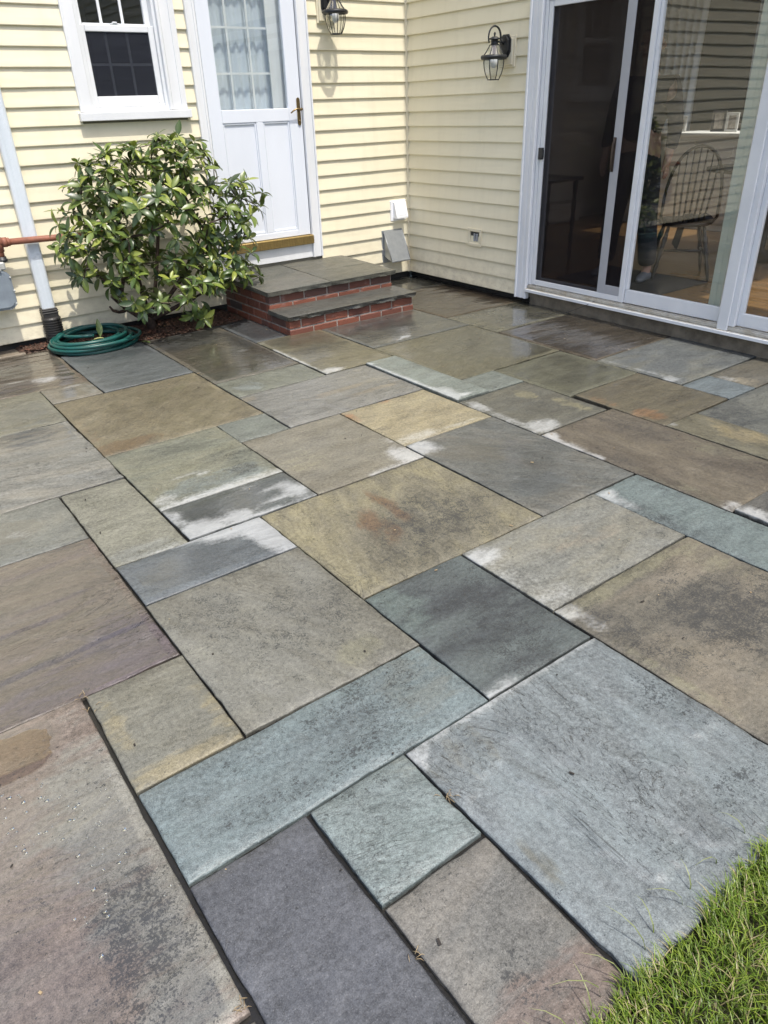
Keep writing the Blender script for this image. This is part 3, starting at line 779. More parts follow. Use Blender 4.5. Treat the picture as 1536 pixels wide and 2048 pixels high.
def clapboards(axis, a0, a1, openings, z0, ztop, out, ends=1.0):
    """siding courses along x (axis 'x', facing -y) or along y (axis 'y', facing -x); openings = [(a, b, z0, z1)]"""
    mb = MB()
    k = 0
    while z0 + k * EXPO < ztop:
        za, zb = z0 + k * EXPO, z0 + (k + 1) * EXPO
        spans = [(a0, a1)]
        for (oa, ob, oz0, oz1) in openings:
            if zb > oz0 + .004 and za < oz1 - .004:
                ns = []
                for (p, q) in spans:
                    if ob <= p or oa >= q: ns.append((p, q)); continue
                    if oa > p: ns.append((p, oa))
                    if ob < q: ns.append((ob, q))
                spans = ns
        t = .0180
        prof = [(-.0015, za + .009), (-.006, za + .001), (-t + .0015, za - .0015), (-t, za + .003), (-t + .0012, za + .014), (-.0115, za + .05), (-.0060, za + .090), (-.0015, zb + .006), (.004, zb + .006)]
        seams = [a0 + ((k * 1.37 + .6) % 3.1) + 3.1 * m2 for m2 in range(-1, 4)]
        sp2 = []
        for (p, q) in spans:
            cuts = [c_ for c_ in seams if p + .15 < c_ < q - .15]
            e_ = [p] + cuts + [q]
            for w_ in range(len(e_) - 1): sp2.append((e_[w_], e_[w_ + 1] + (.02 if w_ < len(e_) - 2 else 0), w_ % 2))
        for (p, q, lap) in sp2:
            n = len(prof)
            m_ = max(1, int((q - p) / .5))
            vv = []
            for r_ in range(m_ + 1):
                aa = p + (q - p) * r_ / m_
                wv = noise.noise(Vector((aa * 1.3, k * 3.1, 5 if axis == 'x' else 9))) * .0012 - lap * .0014
                for (d, z_) in prof:
                    if axis == 'x': vv.append((aa, out + d + wv, z_ + wv * .6))
                    else: vv.append((out + d + wv, aa, z_ + wv * .6))
            ff = []
            for r_ in range(m_):
                for c_ in range(n - 1):
                    i0 = r_ * n + c_
                    f = (i0, i0 + 1, i0 + 1 + n, i0 + n)
                    ff.append(f if axis == 'x' else f[::-1])
            mb.add(vv, ff)
        k += 1
    return mb

WIN = (-2.885, -2.11, 1.47, 2.62)
DR = (-2.022, -1.012, .30, 2.62)
mb = clapboards('x', -7.5, -.030, [WIN, DR], Z0W, HTOP, -.002)
o = mb.obj('siding_wall', SIDING); base(o, house); o['label'] = 'sunlit cream clapboard wall with the window and the door'
SLD = (-4.55, -1.475, .02, 2.26)
mb = clapboards('y', -9.0, -.030, [SLD], Z0W, HTOP, -.002)
o = mb.obj('siding_wall', SIDING); base(o, house); o['label'] = 'shaded cream clapboard wall with the sliding door'
# sheathing behind the siding
mb = MB()
def wallx(x0, x1, z0, z1): mb.box(x0, x1, .004, .14, z0, z1)
wallx(-7.5, -2.80, .055, HTOP); wallx(-2.80, -2.22, .055, 1.51); wallx(-2.80, -2.22, 2.55, HTOP)
wallx(-2.22, -1.94, .055, HTOP); wallx(-1.94, -1.12, .055, .33); wallx(-1.94, -1.12, 2.55, HTOP); wallx(-1.12, -.001, .055, HTOP)
def wally(y0, y1, z0, z1): mb.box(.004, .14, y0, y1, z0, z1)
wally(-1.60, .0, .055, HTOP); wally(-4.45, -1.60, 2.16, HTOP); wally(-9.0, -4.45, .055, HTOP)
part(mb, 'wall_core', simple('wall_sheathing', (.3, .28, .22), rough=.8), house)
mb = MB()
mb.box(-7.5, -2.01, .035, .2, -.2, .055).box(-.80, .03, .035, .2, -.2, .055)
mb.box(.055, .2, -9.0, .034, -.2, .053)
part(mb, 'foundation', simple('dark_foundation', (.05, .045, .04), (.02, .018, .016), 8, .8, .6, 40), house)
mb = MB().box(.012, .12, -4.6, -1.604, -.1, .109, 0)
part(mb, 'foundation', CONC, house, 'exposed concrete foundation strip below the sliding door')
# corner post (J channel) of the inner corner
mb = MB()
mb.prism([(-.027, -.0245), (-.006, -.0245), (-.006, -.006), (-.0245, -.006), (-.0245, -.027), (-.030, -.027), (-.030, -.0245)][::-1], 'z', .052, HTOP)
mb = MB().box(-.030, -.014, -.024, -.004, .052, HTOP, bev=.002).box(-.024, -.004, -.030, -.0145, .0521, HTOP - .002, bev=.002)
part(mb, 'corner_post', SIDING_TRIM, house)
# roof edge above the picture
mb = MB().box(-7.6, .25, -.03, .5, HTOP, HTOP + .12).box(-.03, .5, -9.1, -.035, HTOP, HTOP + .12)
part(mb, 'roof', simple('roof_edge', (.5, .5, .5)), house)

# ---- double hung window
win = MB()
win.box(-2.888, -2.802, -.034, -.001, 1.512, 2.60, bev=.003).box(-2.218, -2.104, -.034, -.001, 1.512, 2.60, bev=.003)
win.box(-2.888, -2.104, -.0345, -.001, 2.603, 2.70, bev=.003)
win.box(-2.243, -2.222, -.045, .0, 1.513, 2.598, bev=.003).box(-2.150, -2.128, -.040, -.033, 1.513, 2.598, bev=.002)
win.box(-2.876, -2.868, -.037, -.033, 1.513, 2.598)
window = part(win, 'window', WHITE, house)
s_ = MB().box(-2.905, -2.088, -.062, .0, 1.455, 1.509, bev=.004).box(-2.80, -2.222, -.02, .05, 1.509, 1.535, bev=.003)
part(s_, 'sill', WHITE, window)
f = MB()
f.box(-2.799, -2.772, -.012, .09, 1.536, 2.55, bev=.002).box(-2.262, -2.224, -.012, .09, 1.536, 2.55, bev=.002)
f.box(-2.771, -2.263, -.006, .06, 1.537, 1.556, bev=.002)
f.box(-2.80, -2.222, -.01, .09, 2.52, 2.55)
part(f, 'frame', WHITE2, window)
f = MB()
f.box(-2.771, -2.741, .006, .036, 1.557, 2.022, bev=.003).box(-2.302, -2.263, .006, .036, 1.557, 2.022, bev=.003)
f.box(-2.740, -2.303, .0065, .036, 1.557, 1.604, bev=.003).box(-2.740, -2.303, .0035, .038, 1.984, 2.024, bev=.004)
part(f, 'sash', WHITE2, window, 'lower sash with a dark screen')
f = MB()
f.box(-2.771, -2.741, .042, .070, 2.0, 2.52, bev=.003).box(-2.302, -2.263, .042, .070, 2.0, 2.52, bev=.003).box(-2.740, -2.303, .042, .070, 2.0, 2.036)
part(f, 'sash', WHITE2, window, 'upper sash')
f = MB().box(-2.56, -2.50, .004, .03, 2.025, 2.033, bev=.002).box(-2.545, -2.515, .0, .02, 2.0335, 2.042, bev=.002)
part(f, 'sash_lock', WHITE2, window)
f = MB()
for x_ in (-2.605, -2.455): f.box(x_ - .008, x_ + .008, .0185, .0235, 1.604, 1.984)
f.box(-2.740, -2.303, .0182, .0238, 1.786, 1.802)
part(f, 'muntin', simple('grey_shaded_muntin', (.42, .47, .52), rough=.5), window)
f = MB()
for x_ in (-2.605, -2.455): f.box(x_ - .009, x_ + .009, .052, .060, 2.036, 2.52)
part(f, 'muntin', WHITE2, window)
def pane(name, x0, x1, z0, z1, y, mat, parent, ax='x'):
    if ax == 'x': m_ = MB().box(x0, x1, y, y + .003, z0, z1)
    else: m_ = MB().box(y, y + .003, x0, x1, z0, z1)
    return part(m_, name, mat, parent)
pane('pane', -2.742, -2.301, 1.603, 1.985, .026, GLASS, window)
pane('pane', -2.742, -2.301, 2.035, 2.521, .062, GLASS, window)
pane('screen', -2.742, -2.301, 1.603, 1.985, .011, SCREEN2, window)

# ---- door: white storm door over an inner door with small panes
dc = MB()
dc.box(-2.024, -1.945, -.030, -.001, .326, 2.60, bev=.003).box(-1.112, -1.014, -.030, -.001, .327, 2.60, bev=.003).box(-2.024, -1.014, -.0305, -.001, 2.603, 2.70)
dc.box(-1.110, -1.092, -.040, -.0295, .328, 2.60, bev=.002).box(-1.028, -1.012, -.042, -.0295, .3275, 2.60, bev=.003).box(-2.026, -2.008, -.042, -.0295, .3275, 2.60, bev=.003).box(-1.966, -1.95, -.036, -.0295, .328, 2.60, bev=.002)
door = part(dc, 'door', WHITE, house)
sl = MB()
XL, XR, ZB, ZG, ZT = -1.940, -1.120, .523, 1.494, 2.55
ya, yb = -.022, .012
sl.box(XL, -1.832, ya, yb, ZB, ZT, bev=.003).box(-1.238, XR, ya, yb, ZB, ZT, bev=.003)
sl.box(-1.8315, -1.2385, ya, yb, 1.404, ZG, bev=.003).box(-1.8315, -1.2385, ya, yb, ZB, .572, bev=.003)
sl.box(-1.543, -1.480, ya + .0006, yb, .5725, 1.4035, bev=.003)
for (pa, pb) in ((-1.831, -1.5435), (-1.4795, -1.239)):
    sl.box(pa, pb, -.008, .006, .573, 1.403)
    q = .014
    sl.box(pa, pa + q, -.017, -.008, .573, 1.403, bev=.004).box(pb - q, pb, -.017, -.008, .573, 1.403, bev=.004)
    sl.box(pa + q, pb - q, -.0172, -.008, .573, .573 + q * 1.4, bev=.004).box(pa + q, pb - q, -.0172, -.008, 1.403 - q, 1.403, bev=.004)
part(sl, 'storm_door', DOORW, door, 'white storm door with two recessed panels below the glass')
pane('glass', -1.832, -1.238, ZG, ZT, -.004, GLASSDOOR, door)
ind = MB()
ind.box(-1.93, -1.845, .055, .095, .53, 2.5).box(-1.318, -1.13, .055, .095, .53, 2.5).box(-1.844, -1.319, .055, .095, .53, 1.478)
ind.box(-1.336, -1.318, .049, .055, 1.46, 2.5)
for x_ in (-1.672, -1.493): ind.box(x_ - .008, x_ + .008, .058, .072, 1.478, 2.5)
for z_ in (1.738, 2.035, 2.32): ind.box(-1.845, -1.318, .0585, .0715, z_ - .007, z_ + .007)
part(ind, 'inner_door', WHITE2, door, 'white inner door with a grid of small panes')
# gathered curtain
cv, cf = [], []
nxc, nzc = 150, 30
for j in range(nzc + 1):
    for i in range(nxc + 1):
        u, v_ = i / nxc, j / nzc
        x_ = -1.86 + .60 * u
        z_ = 1.40 + 1.1 * v_
        amp = .0055 + .004 * noise.noise(Vector((u * 3, v_ * 1.5, 2)))
        ph = u * 52 + 2.5 * noise.noise(Vector((u * 2.2, v_ * .9, 8)))
        cv.append((x_, .118 + amp * math.sin(ph) + .006 * noise.noise(Vector((u * 8, v_ * 3, 1))), z_))
for j in range(nzc):
    for i in range(nxc):
        a = j * (nxc + 1) + i
        cf.append((a, a + 1, a + nxc + 2, a + nxc + 1))
cm = MB(); cm.add(cv, cf, 0, True)
o = cm.obj('curtain', CURT); o.parent = door
o['label'] = 'gathered sheer curtain behind the door glass'
b_ = MB().box(-1.95, -1.104, -.052, .03, .446, .520, bev=.006)
for k in range(5): b_.box(-1.95, -1.104, -.0535, -.05, .452 + k * .013, .457 + k * .013)
part(b_, 'threshold', BRASS, door)
b_ = MB().box(-1.944, -1.113, -.020, .03, .33, .444, bev=.002).box(-1.944, -1.113, -.026, -.0195, .425, .4435, bev=.002)
part(b_, 'kick_board', WHITE, door)
h_ = MB()
h_.prism([(-1.163, 1.385), (-1.158, 1.372), (-1.148, 1.367), (-1.138, 1.372), (-1.133, 1.385), (-1.133, 1.55), (-1.138, 1.563), (-1.148, 1.568), (-1.158, 1.563), (-1.163, 1.55)], 'y', -.030, -.022)
h_.tube([(-1.148, -.03, 1.482), (-1.148, -.060, 1.482)], .010)
h_.tube([(-1.143, -.058, 1.482), (-1.165, -.061, 1.487), (-1.190, -.060, 1.485), (-1.215, -.056, 1.474), (-1.236, -.050, 1.458)], [.008, .0075, .0065, .006, .005])
h_.tube([(-1.148, -.03, 1.40), (-1.148, -.036, 1.40)], .007).tube([(-1.148, -.055, 1.482), (-1.130, -.052, 1.486)], [.007, .010])
part(h_, 'handle', BRASS2, door)

# ---- sliding glass door in the right wall
sc_ = MB()
sc_.box(-.040, -.001, -1.602, -1.478, .046, 2.20, bev=.004)
sc_.box(-.052, -.039, -1.500, -1.480, .0465, 2.198, bev=.003).box(-.047, -.039, -1.600, -1.580, .047, 2.198, bev=.003).box(-.0445, -.0395, -1.553, -1.528, .0475, 2.198, bev=.002)
sc_.box(-.042, -.001, -4.55, -1.479, 2.203, 2.28, bev=.004).box(-.040, -.001, -4.55, -4.43, .046, 2.20, bev=.004)
slider = part(sc_, 'sliding_door', WHITE, house)
f = MB()
f.box(-.024, .09, -1.632, -1.604, .158, 2.155, bev=.003).box(-.024, .09, -4.43, -1.633, 2.09, 2.155, bev=.003).box(-.024, .09, -4.43, -4.40, .158, 2.089, bev=.003)
f.box(-.030, .05, -3.418, -3.300, .163, 2.089, bev=.003).box(-.046, -.0305, -3.383, -3.312, .135, 2.089, bev=.003)
part(f, 'frame', WHITE2, slider)
f = MB()
f.box(-.030, .10, -4.43, -1.604, .136, .157, bev=.002).box(-.050, .10, -4.43, -1.604, .110, .1345, bev=.003).box(-.024, -.018, -4.42, -1.61, .1575, .166)
part(f, 'threshold', ALU, slider)
f = MB().box(-.058, -.0505, -4.45, -1.602, .108, .131, bev=.002)
part(f, 'sill_edge', WHITE2, slider)
# screen panel
f = MB()
f.box(-.018, .004, -1.672, -1.634, .168, 2.088, bev=.003).box(-.018, .004, -2.536, -2.496, .168, 2.088, bev=.003)
f.box(-.0175, .0035, -2.4955, -1.6725, .168, .208, bev=.003).box(-.0175, .0035, -2.4955, -1.6725, 2.052, 2.088, bev=.003)
sp_ = part(f, 'screen_panel', WHITE2, slider)
pane('screen', -2.497, -1.671, .207, 2.053, -.009, SCREEN, slider, 'y')
f = MB().box(-.040, -.016, -1.676, -1.636, 1.095, 1.175, bev=.004).box(-.045, -.030, -1.690, -1.665, 1.108, 1.162, bev=.003)
part(f, 'latch', BLACKM, slider)
f = MB()
f.box(.0102, .030, -2.50, -1.64, .172, .225, bev=.002)
f.box(.010, .030, -1.70, -1.64, .2255, 2.05, bev=.003)
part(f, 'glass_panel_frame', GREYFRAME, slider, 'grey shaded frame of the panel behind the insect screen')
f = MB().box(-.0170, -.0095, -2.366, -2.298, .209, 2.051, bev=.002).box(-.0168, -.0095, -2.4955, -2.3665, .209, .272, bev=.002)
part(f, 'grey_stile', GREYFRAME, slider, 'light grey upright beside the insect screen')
f = MB().tube([(-.017, -2.315, 1.04), (-.034, -2.315, 1.07), (-.037, -2.315, 1.14), (-.034, -2.315, 1.21), (-.017, -2.315, 1.245)], .008).box(-.022, -.017, -2.327, -2.303, 1.035, 1.25, bev=.004)
part(f, 'handle', simple('dark_bronze', (.09, .065, .045), (.05, .038, .03), 30, .4, metal=.4), slider)
# fixed panel 2 and panel 3
f = MB()
f.box(.000, .028, -3.300, -2.5365, .168, .262, bev=.003).box(-.006, .028, -2.558, -2.5365, .262, 2.088, bev=.003).box(.0, .028, -3.2995, -3.288, .2625, 2.088, bev=.002)
f.box(.0, .028, -3.288, -2.559, 2.04, 2.088)
part(f, 'panel_frame', WHITE2, slider)
f = MB()
f.box(.000, .028, -4.40, -3.4185, .168, .250, bev=.003).box(.0, .028, -3.452, -3.4185, .2505, 2.088, bev=.003).box(.0, .028, -4.40, -3.4525, 2.04, 2.088)
part(f, 'panel_frame', WHITE2, slider)
f = MB().box(.055, .085, -3.215, -3.165, .17, 2.088, bev=.003).box(.050, .088, -3.250, -3.2155, .17, 2.088, bev=.003)
part(f, 'inner_stile', SHADEDSTILE, slider, 'white stile tinted greenish for shade, seen through the middle glass')
pane('glass', -3.289, -2.557, .261, 2.041, .008, GLASS, slider, 'y')
pane('glass', -4.401, -3.450, .249, 2.041, .008, GLASS, slider, 'y')
pane('glass', -2.49, -1.698, .224, 2.051, .018, GLASS, slider, 'y')
# ---- rooms behind the glass
mb = MB()
mb.box(.142, 6.0, -5.5, .6, .10, .180)
part(mb, 'room_floor', FLOORW, house)
mb = MB()
mb.box(4.0, 4.1, -5.5, .6, .18, 2.6).box(.142, 4.1, .6, .7, .18, 2.6).box(.142, 4.1, -5.6, -5.5, .18, .9).box(.142, 4.1, -3.9, -2.7, 2.6, 2.7).box(.142, 4.1, -1.2, .7, 2.6, 2.7).box(.142, 2.4, -2.7, -1.2, 2.6, 2.7).box(3.75, 4.1, -2.7, -1.2, 2.6, 2.7).box(2.4, 3.75, -2.7, -2.3, 2.6, 2.7)  # ceiling gaps and low end wall added so daylight brightens the room
part(mb, 'room_wall', ROOMW, house)
mb = MB().box(1.2, 3.0, .40, .599, .1805, .40, bev=.004).box(1.22, 2.98, .385, .4005, .20, .36, bev=.004)
part(mb, 'baseboard_heater', ROOMW, house)
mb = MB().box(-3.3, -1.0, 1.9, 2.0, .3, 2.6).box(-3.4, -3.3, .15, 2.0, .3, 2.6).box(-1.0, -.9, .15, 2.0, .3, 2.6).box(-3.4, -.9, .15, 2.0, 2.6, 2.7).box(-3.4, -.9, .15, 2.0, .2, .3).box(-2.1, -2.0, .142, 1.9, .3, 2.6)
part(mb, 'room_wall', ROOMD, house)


# ------------------------------------------------------------------ brick steps
steps = empty('brick_steps', (-1.41, -.55, 0))
tag(steps, 'two red brick steps with grey slate treads below the white door', 'steps')
def brick_mat():
    m, n, p = newmat('red_brick')
    at = n.nodes.new('ShaderNodeVertexColor'); at.layer_name = 'b'
    v = coords(n)
    f = noisen(n, v, 26, 6, .65); f2 = noisen(n, v, 120, 4, .7)
    c = mixc(n, f, at.outputs[0], mixc(n, .5, at.outputs[0], (.12, .05, .035)))
    e = ramp(n, noisen(n, v, 11, 5, .7), [(.60, (0, 0, 0)), (.74, (1, 1, 1))])
    c = mixc(n, math_(n, 'MULTIPLY', e, .35), c, (.42, .36, .33))
    L(n, c, p.inputs['Base Color']); p.inputs['Roughness'].default_value = .62
    L(n, bump(n, f2, .7, .003, bump(n, f, .6, .004)), p.inputs['Normal'])
    return m
BRICK = brick_mat()
MORTAR = simple('lime_mortar', (.40, .35, .31), (.20, .17, .145), 20, .8, .9, 90, bdist=.004)
def brick_tier(x0, x1, y0, y1, z0, z1, courses, sd_, label):
    rnd = random.Random(sd_)
    mo = MB().box(x0 + .006, x1 - .006, y0 + .006, y1, z0, z1)
    t = part(mo, 'brick_tier', MORTAR, steps, label)
    bk = MB(); cols = []
    ch_ = (z1 - z0) / courses
    def colr():
        q = rnd.random()
        c = (.225, .075, .043) if q < .5 else ((.165, .058, .038) if q < .82 else (.10, .05, .04))
        if q > .97: c = (.08, .075, .08)
        k = rnd.uniform(.8, 1.15)
        return tuple(x * k for x in c)
    Lb, Wb = .203, .096
    for c_ in range(courses):
        za, zb = z0 + c_ * ch_ + .006, z0 + (c_ + 1) * ch_ - .005
        off_ = (Lb + .011) * .5 if c_ % 2 else 0
        x_ = x0 - off_ + .0
        while x_ < x1:
            a, b2 = max(x_, x0), min(x_ + Lb, x1)
            if b2 - a > .02:
                d = rnd.uniform(-.0012, .0015); n0 = len(bk.f)
                bk.box(a, b2, y0 + d, y0 + .06, za + rnd.uniform(-.0012, .0012), zb + rnd.uniform(-.0012, .0012), bev=.004)
                cc = colr(); cols += [cc] * (len(bk.f) - n0)
            x_ += Lb + .011
        y_ = y0 + (.0 if c_ % 2 else -.107) + .068
        while y_ < y1:
            a, b2 = max(y_, y0 + .0615), min(y_ + Lb, y1)
            if b2 - a > .02:
                for (xa, xb) in ((x0 + rnd.uniform(-.0015, .001), x0 + .05), (x1 - .05, x1 + rnd.uniform(-.001, .0015))):
                    n0 = len(bk.f)
                    bk.box(xa, xb, a, b2, za, zb, bev=.004)
                    cc = colr(); cols += [cc] * (len(bk.f) - n0)
            y_ += Lb + .011
    o = bk.obj('bricks', BRICK)
    fixn(o)
    at = o.data.color_attributes.new('b', 'FLOAT_COLOR', 'CORNER')
    fl = []
    for p_ in o.data.polygons: fl += list((*cols[p_.index], 1.0)) * p_.loop_total
    at.data.foreach_set('color', fl)
    o.parent = t
    o.matrix_parent_inverse = Matrix()
    o.parent = t; o.matrix_parent_inverse = (Matrix.Translation(-Vector(steps.location))).inverted() @ Matrix.Translation(-Vector(steps.location))
    return t
brick_tier(-2.0, -.822, -1.083, -.80, -.02, .112, 2, 3, 'lower brick tier')
brick_tier(-2.0, -.822, -.795, -.02, -.02, .247, 4, 8, 'upper brick tier')
def slab(x0, x1, y0, y1, z0f, z0b, th, seed, ragf=.004, label=None, A=(116, 118, 110), B=(124, 120, 108), wet=.15):
    nx, ny = max(4, int((x1 - x0) / .03)), max(4, int((y1 - y0) / .03))
    vv, ff = [], []
    for lay in (0, 1, 2):
        for j in range(ny + 1):
            for i in range(nx + 1):
                u, v_ = i / nx, j / ny
                x_, y_ = x0 + (x1 - x0) * u, y0 + (y1 - y0) * v_
                zt = z0f + (z0b - z0f) * v_
                e = (i in (0, nx)) or (j in (0, ny))
                if j == 0: y_ += noise.noise(Vector((x_ * 12, lay * 3.3, seed))) * ragf * (1 + lay) - (ragf * lay * -.8)
                if i in (0, nx): x_ += noise.noise(Vector((y_ * 12, lay * 2.3, seed + 3))) * .003
                z_ = zt - (.0025 if e else 0) + noise.noise(Vector((x_ * 6, y_ * 6, seed))) * .0012
                if lay == 1: z_ = zt - th * .5
                if lay == 2: z_ = zt - th + (noise.noise(Vector((x_ * 16, 5, seed))) * ragf if j == 0 else 0)
                vv.append((x_, y_, z_))
    npl = (nx + 1) * (ny + 1)
    for j in range(ny):
        for i in range(nx):
            a = j * (nx + 1) + i
            ff.append((a, a + 1, a + nx + 2, a + nx + 1))
            ff.append(tuple(2 * npl + q for q in (a, a + nx + 1, a + nx + 2, a + 1)))
    ring = list(range(nx + 1)) + [j * (nx + 1) + nx for j in range(1, ny + 1)] + [ny * (nx + 1) + i for i in range(nx - 1, -1, -1)] + [j * (nx + 1) for j in range(ny - 1, 0, -1)]
    for l0 in (0, 1):
        for k in range(len(ring)):
            a, b2 = ring[k], ring[(k + 1) % len(ring)]
            ff.append((l0 * npl + a, (l0 + 1) * npl + a, (l0 + 1) * npl + b2, l0 * npl + b2))
    mb = MB(); mb.add(vv, ff)
    m = stone_mat('slate_tread', A, B, (108, 106, 96), seed + 60, speck=.1, wet=wet, cleft=.35, rough=.5, aniso=2)
    o = part(mb, 'tread', m, steps, label)
    at = o.data.color_attributes.new('m', 'FLOAT_COLOR', 'POINT')
    at.data.foreach_set('color', [0, 0, .2, .2] * len(o.data.vertices))
    return o
slab(-2.02, -.808, -1.115, -.797, .150, .152, .036, 1, .009, 'lower slate tread with a rough broken front edge', (104, 106, 102), (114, 112, 104), .3)
slab(-2.022, -1.444, -.828, .0, .284, .304, .036, 2, .003, 'left slab of the upper landing')
slab(-1.439, -.802, -.828, -.443, .284, .2945, .036, 3, .003, 'right front slab of the upper landing', (112, 112, 102), (120, 118, 104))
slab(-1.439, -.802, -.438, .0, .2948, .306, .036, 4, .003, 'right back slab of the upper landing', (124, 122, 108), (118, 118, 108))

# ------------------------------------------------------------------ wall lanterns
def lantern():
    t = empty('wall_lantern')
    blk = MB()
    blk.box(-.083, .083, -.018, .010, -.065, .135, bev=.004).box(-.070, .070, -.030, -.0175, -.052, .122, bev=.006)
    part(blk, 'mounting_block', SIDING_TRIM, t)
    bp = MB()
    bp.prism([(-.028, .0), (.028, .0), (.052, .035), (.052, .115), (.028, .145), (-.028, .145), (-.052, .115), (-.052, .035)], 'y', -.040, -.029)
    bp.prism([(-.020, .012), (.020, .012), (.040, .042), (.040, .108), (.020, .133), (-.020, .133), (-.040, .108), (-.040, .042)], 'y', -.058, -.0395)
    part(bp, 'backplate', BLACKM, t)
    C = Vector((0, -.150, 0))
    arm = MB()
    pts = []
    for k in range(15):
        a = math.pi * (-.05 + 1.22 * k / 14)
        pts.append((0, -.105 - .045 + .062 * math.cos(a), .125 + .070 * math.sin(a)))
    arm.tube([(0, -.050, .080), (0, -.075, .098), (0, -.086, .115)] + pts, [.008, .008, .008] + [.008 - .0002 * k for k in range(15)])
    arm.tube([(0, -.055, .098), (0, -.125, .098)], .006)
    part(arm, 'arm', BLACKM, t)
    cg = MB()
    cg.lathe([(.004, .158), (.009, .148), (.005, .134), (.003, .126)], 0, -.15, 12)
    cg.lathe([(.016, .130), (.046, .116), (.046, .112), (.026, .110), (.026, .082), (.036, .080), (.036, .076)], 0, -.15, 24)
    n8 = 8
    for k in range(n8):
        a = 2 * math.pi * (k + .5) / n8
        P = lambda r, z: (r * math.cos(a), -.15 + r * math.sin(a), z)
        cg.tube([P(.036, .078), P(.042, .066), P(.062, .036), P(.084, .010)], .0026, 6)
        cg.tube([P(.078, -.008), P(.080, -.030), P(.076, -.065), P(.064, -.105), P(.044, -.143)], .0028, 6)
    for (r, z, q) in ((.036, .078, .003), (.044, -.143, .003)):
        cg.tube([(r * math.cos(2 * math.pi * (k + .5) / n8), -.15 + r * math.sin(2 * math.pi * (k + .5) / n8), z) for k in range(n8)], q, 6, closed=True)
    part(cg, 'cage', BLACKM, t)
    rg = MB()
    rg.tube([(.086 * math.cos(2 * math.pi * (k + .5) / 8) * 1.04, -.15 + .086 * 1.04 * math.sin(2 * math.pi * (k + .5) / 8), 0.0) for k in range(8)], .0155, 12, closed=True)
    part(rg, 'ring', BLACKM, t)
    gl = MB()
    def ringp(r, z): return [(r * math.cos(2 * math.pi * (k + .5) / n8), -.15 + r * math.sin(2 * math.pi * (k + .5) / n8), z) for k in range(n8)]
    for prof in ([(.035, .077), (.041, .066), (.061, .036), (.083, .010)], [(.077, -.008), (.079, -.030), (.075, -.065), (.063, -.105), (.043, -.142), (.004, -.1425)]):
        vv, ff = [], []
        for r, z in prof: vv += ringp(r, z)
        for i in range(len(prof) - 1):
            for k in range(n8):
                k2 = (k + 1) % n8
                ff.append((i * n8 + k, i * n8 + k2, (i + 1) * n8 + k2, (i + 1) * n8 + k))
        gl.add(vv, ff)
    part(gl, 'lamp_glass', LAMPGLASS, t)
    bl = MB().lathe([(.011, .078), (.012, .03), (.011, .02)], 0, -.15, 14)
    bl2 = MB().lathe([(.010, .019), (.014, .008), (.026, -.015), (.030, -.035), (.026, -.055), (.012, -.068), (.002, -.070)], 0, -.15, 18)
    part(bl, 'socket', BLACKM, t)
    part(bl2, 'bulb', simple('frosted_bulb', (.75, .76, .76), (.7, .7, .7), 5, .3, .0), t)
    return t
def copy_tree(o, parent=None):
    c = o.copy(); col.objects.link(c)
    if parent is not None:
        mi_ = o.matrix_parent_inverse.copy(); c.parent = parent; c.matrix_parent_inverse = mi_
    for chd in [q for q in bpy.data.objects if q.parent == o]: copy_tree(chd, c)
    return c
lan = lantern()
lan.location = (-.832, -.012, 2.135)
tag(lan, 'black wall lantern right of the white door, cut by the top of the photo', 'wall lamp', 'black wall lanterns')
lan2 = copy_tree(lan)
lan2.location = (-.012, -1.250, 1.776)
lan2.rotation_euler = (0, 0, R(-90))
tag(lan2, 'black wall lantern with curled arm beside the sliding door', 'wall lamp', 'black wall lanterns')

# ------------------------------------------------------------------ vents, outlet
v1 = empty('wall_vent', (-.135, 0, .62))
tag(v1, 'small white plastic vent hood near the house corner', 'vent')
m1 = MB().box(-.232, -.050, -.024, -.004, .535, .712, bev=.004)
part(m1, 'base_plate', WPLAST, v1)
m1 = MB().prism([(-.024, .700), (-.044, .697), (-.082, .575), (-.082, .560), (-.024, .560)], 'x', -.205, -.070)
part(m1, 'hood', WPLAST, v1)
m1 = MB().prism([(-.047, .6838), (-.0505, .6845), (-.0815, .588), (-.078, .587)], 'x', -.190, -.085)
part(m1, 'flap', WPLAST, v1)
v2 = empty('wall_vent', (-.21, 0, .3))
tag(v2, 'grey metal vent hood low on the wall beside the brick steps', 'vent')
m2 = MB().box(-.340, -.100, -.020, -.004, .170, .462, bev=.003)
part(m2, 'base_plate', GALV, v2)
m2 = MB().prism([(-.020, .455), (-.034, .452), (-.150, .205), (-.146, .190), (-.020, .235)], 'x', -.322, -.112)
o = part(m2, 'hood', GALV, v2)
m2 = MB().box(-.326, -.108, -.156, -.146, .188, .204, bev=.003).tube([(-.326, -.03, .455), (-.326, -.15, .206)], .004, 6).tube([(-.108, -.03, .455), (-.108, -.15, .206)], .004, 6)
part(m2, 'rim', GALV, v2)
ol = empty('outlet_box', (0, -.95, .458))
tag(ol, 'small square outdoor outlet in a cream frame on the shaded wall', 'outlet')
m3 = MB().box(-.030, -.004, -1.034, -.866, .510, .535, bev=.003).box(-.030, -.004, -1.034, -.866, .390, .415, bev=.003).box(-.0295, -.004, -1.034, -1.008, .4155, .5095, bev=.003).box(-.0295, -.004, -.892, -.866, .4155, .5095, bev=.003)
part(m3, 'frame', SIDING_TRIM, ol)
m3 = MB().box(-.012, -.003, -1.0075, -.8925, .4155, .5095)
part(m3, 'plate', simple('dark_outlet_plate', (.06, .065, .06), (.04, .042, .04), 20, .4), ol)
m3 = MB()
for y_ in (-.975, -.945): m3.box(-.026, -.0125, y_ - .010, y_ + .010, .432, .495, bev=.003)
part(m3, 'socket', simple('grey_socket', (.34, .36, .38), (.26, .28, .30), 20, .4), ol)

